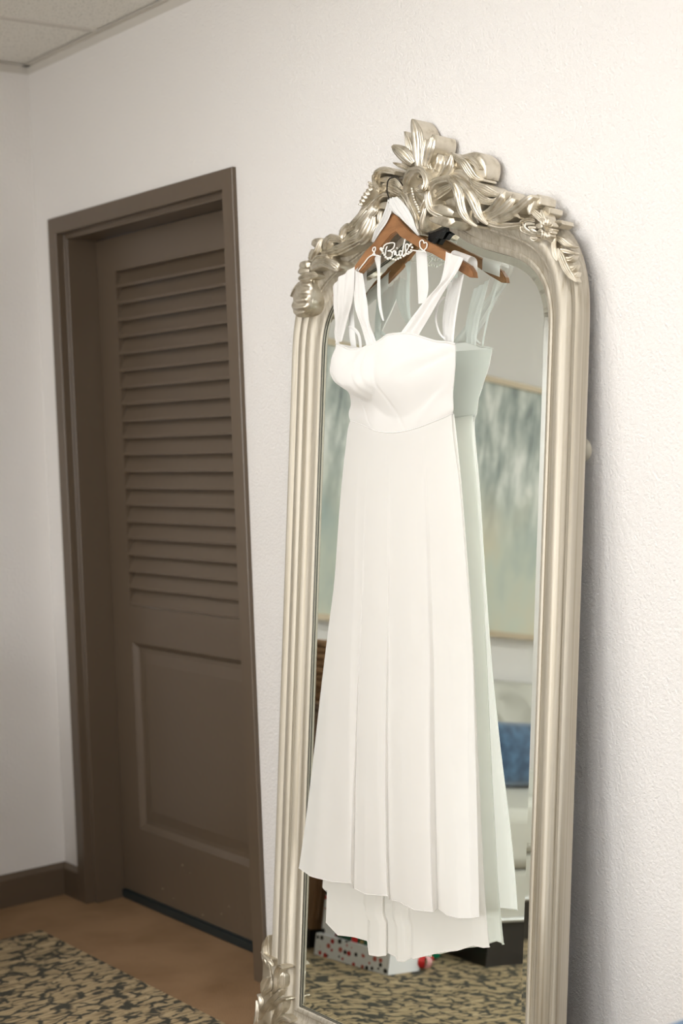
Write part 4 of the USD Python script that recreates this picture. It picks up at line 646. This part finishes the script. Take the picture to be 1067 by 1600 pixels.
for k in range(9):
    z = .737 + k*.02; r = .10 + .018*math.sin(k/8*math.pi)
    a = np.linspace(0, 2*math.pi, 49); P = np.stack([.42 + (r+.004*np.sin(a*12+k*math.pi))*np.cos(a), -.94 + (r+.004*np.sin(a*12+k*math.pi))*np.sin(a), np.full(49, z)], 1)
    part(wk, 'woven_strand', tube(P, .0115, 8), 'wicker', smooth=True, world=True)
part(wk, 'basket_bottom', trimesh.creation.cylinder(.10, .01, sections=32, transform=trimesh.transformations.translation_matrix([.42, -.94, .731])), 'wicker', world=True)
def obox(corner, a, b, h, z0=0., r=.004):
    """a box from a floor corner along the two floor vectors a and b"""
    c = np.array(corner); a = np.array(a); b = np.array(b)
    v = [[*(c+i*a+j*b), z0+k*h] for k in (0, 1) for i, j in ((0, 0), (1, 0), (1, 1), (0, 1))]
    m = trimesh.Trimesh(v, trimesh.creation.box([1, 1, 1]).faces, process=False).convex_hull; return m
wg = thing('white_gift', 'long flat present in white paper with red and black print, lying on the carpet', 'gift box', (.77, -.88, 0))
part(wg, 'wrapped_box', obox((.648, -.783), (.26, -.062), (-.02, -.135), .062, .001), 'festive_wrap', smooth=False, world=True)
part(wg, 'end_flap', obox((.909, -.8465), (.004, -.001), (-.02, -.133), .060, .002), 'white_wrap', smooth=False, world=True)
rb = thing('red_gift_bow', 'small red and pink paper bow beside the end of the long white present', 'bow', (.88, -.99, 0))
for k in range(8):
    a = k*math.pi/4; P = np.array([[0, 0, .012], [.5, 0, .045], [1, 0, .03], [.6, 0, .008], [0, 0, .010]])*[.035, .035, 1]
    P = spline(P, 14); R_ = np.array([[math.cos(a), -math.sin(a), 0], [math.sin(a), math.cos(a), 0], [0, 0, 1]])
    w_ = np.array([0, .009, 0]); A_ = np.stack([(P - w_) @ R_.T, (P + w_) @ R_.T], 1) + np.array([.878, -1.0, .002])
    part(rb, 'bow_loop', shell(A_, A_ - np.array([0, 0, .0006])), 'red_ribbon' if k % 2 else 'pink_paper', smooth=60, world=True)
gg = thing('green_gift', 'present in dark green paper with pink and red dots, stacked on the white one', 'gift box', (.75, -.88, .063))
part(gg, 'wrapped_box', obox((.712, -.812), (.16, -.038), (-.02, -.10), .055, .0635), 'green_dotted_wrap', smooth=False, world=True)
part(gg, 'ribbon', obox((.765, -.8235), (.02, -.0047), (-.0203, -.1015), .0556, .0634), 'red_ribbon', smooth=False, world=True)
gb = thing('gift_bag', 'tall white gift bag stuffed with pink tissue, between the cabinet and the presents', 'gift bag', (.63, -.88, 0))
part(gb, 'bag', obox((.655, -.797), (.048, -.0115), (-.018, -.085), .15, .064), 'festive_wrap', smooth=False, world=True)
for k in range(4):
    x, y = .655 + .009*k, -.82 - .014*k
    P = np.array([[x-.012, y, .2], [x, y+.004, .27 + .01*(k % 2)], [x+.014, y-.01, .2]])
    Q = np.stack([P, P + np.array([.004, -.03, .0])], 1); part(gb, 'tissue', shell(Q, Q + np.array([.0, .0, -.003])), 'pink_paper', smooth=60, world=True)
part(gb, 'tissue_wad', obox((.656, -.799), (.045, -.0115), (-.016, -.08), .08, .21), 'pink_paper', smooth=False, world=True)
gf = thing('green_foil_gift', 'small shiny green foil present on the carpet in front of the sofa', 'gift box', (.74, -1.14, 0))
part(gf, 'wrapped_box', rbox(.68, .79, -1.155, -1.03, .001, .075, .01), 'green_foil', world=True)
part(gf, 'ribbon', rbox(.679, .792, -1.115, -1.08, .0009, .077, .01), 'dark_leg', world=True)

# ------------------------------------------------------------------ odds and ends
bm = thing('wall_bumper', 'small round cream bumper on the wall behind the mirror\'s right edge', 'bumper', (2.18, YB, 1.36))
m = trimesh.creation.revolve(np.array([[0, .012], [.008, .012], [.016, .009], [.022, .004], [.0235, 0], [0, 0]])[::-1], sections=32); m.apply_transform(trimesh.transformations.rotation_matrix(math.pi/2, [1, 0, 0])); m.apply_translation([2.177, YB, 1.362])
part(bm, 'bumper_disc', m, 'cream_plastic', smooth=40, world=True)
ac = thing('blue_armchair', 'blue upholstered armchair by the wall at the lower right corner of the picture', 'armchair', (3.2, -.75, 0))
part(ac, 'seat_base', rbox(2.887, 3.587, -1.05, -.42, .12, .34, .03), 'blue_chair_cloth', smooth=60, world=True)
part(ac, 'seat_cushion', rbox(2.977, 3.497, -1.07, -.50, .345, .46, .04, 10), 'blue_chair_cloth', smooth=60, world=True)
part(ac, 'back_rest', rbox(2.867, 3.607, -.50, -.36, .30, .82, .06, 10), 'blue_chair_cloth', smooth=60, world=True)
for a, b in ((2.862, 2.972), (3.502, 3.612)): part(ac, 'arm', rbox(a, b, -1.04, -.46, .13, .59, .05, 10), 'blue_chair_cloth', smooth=60, world=True)
for x in (2.93, 3.55):
    for y in (-1.0, -.46): part(ac, 'leg', trimesh.creation.cylinder(.02, .12, sections=12, transform=trimesh.transformations.translation_matrix([x, y, .06])), 'dark_leg', world=True)
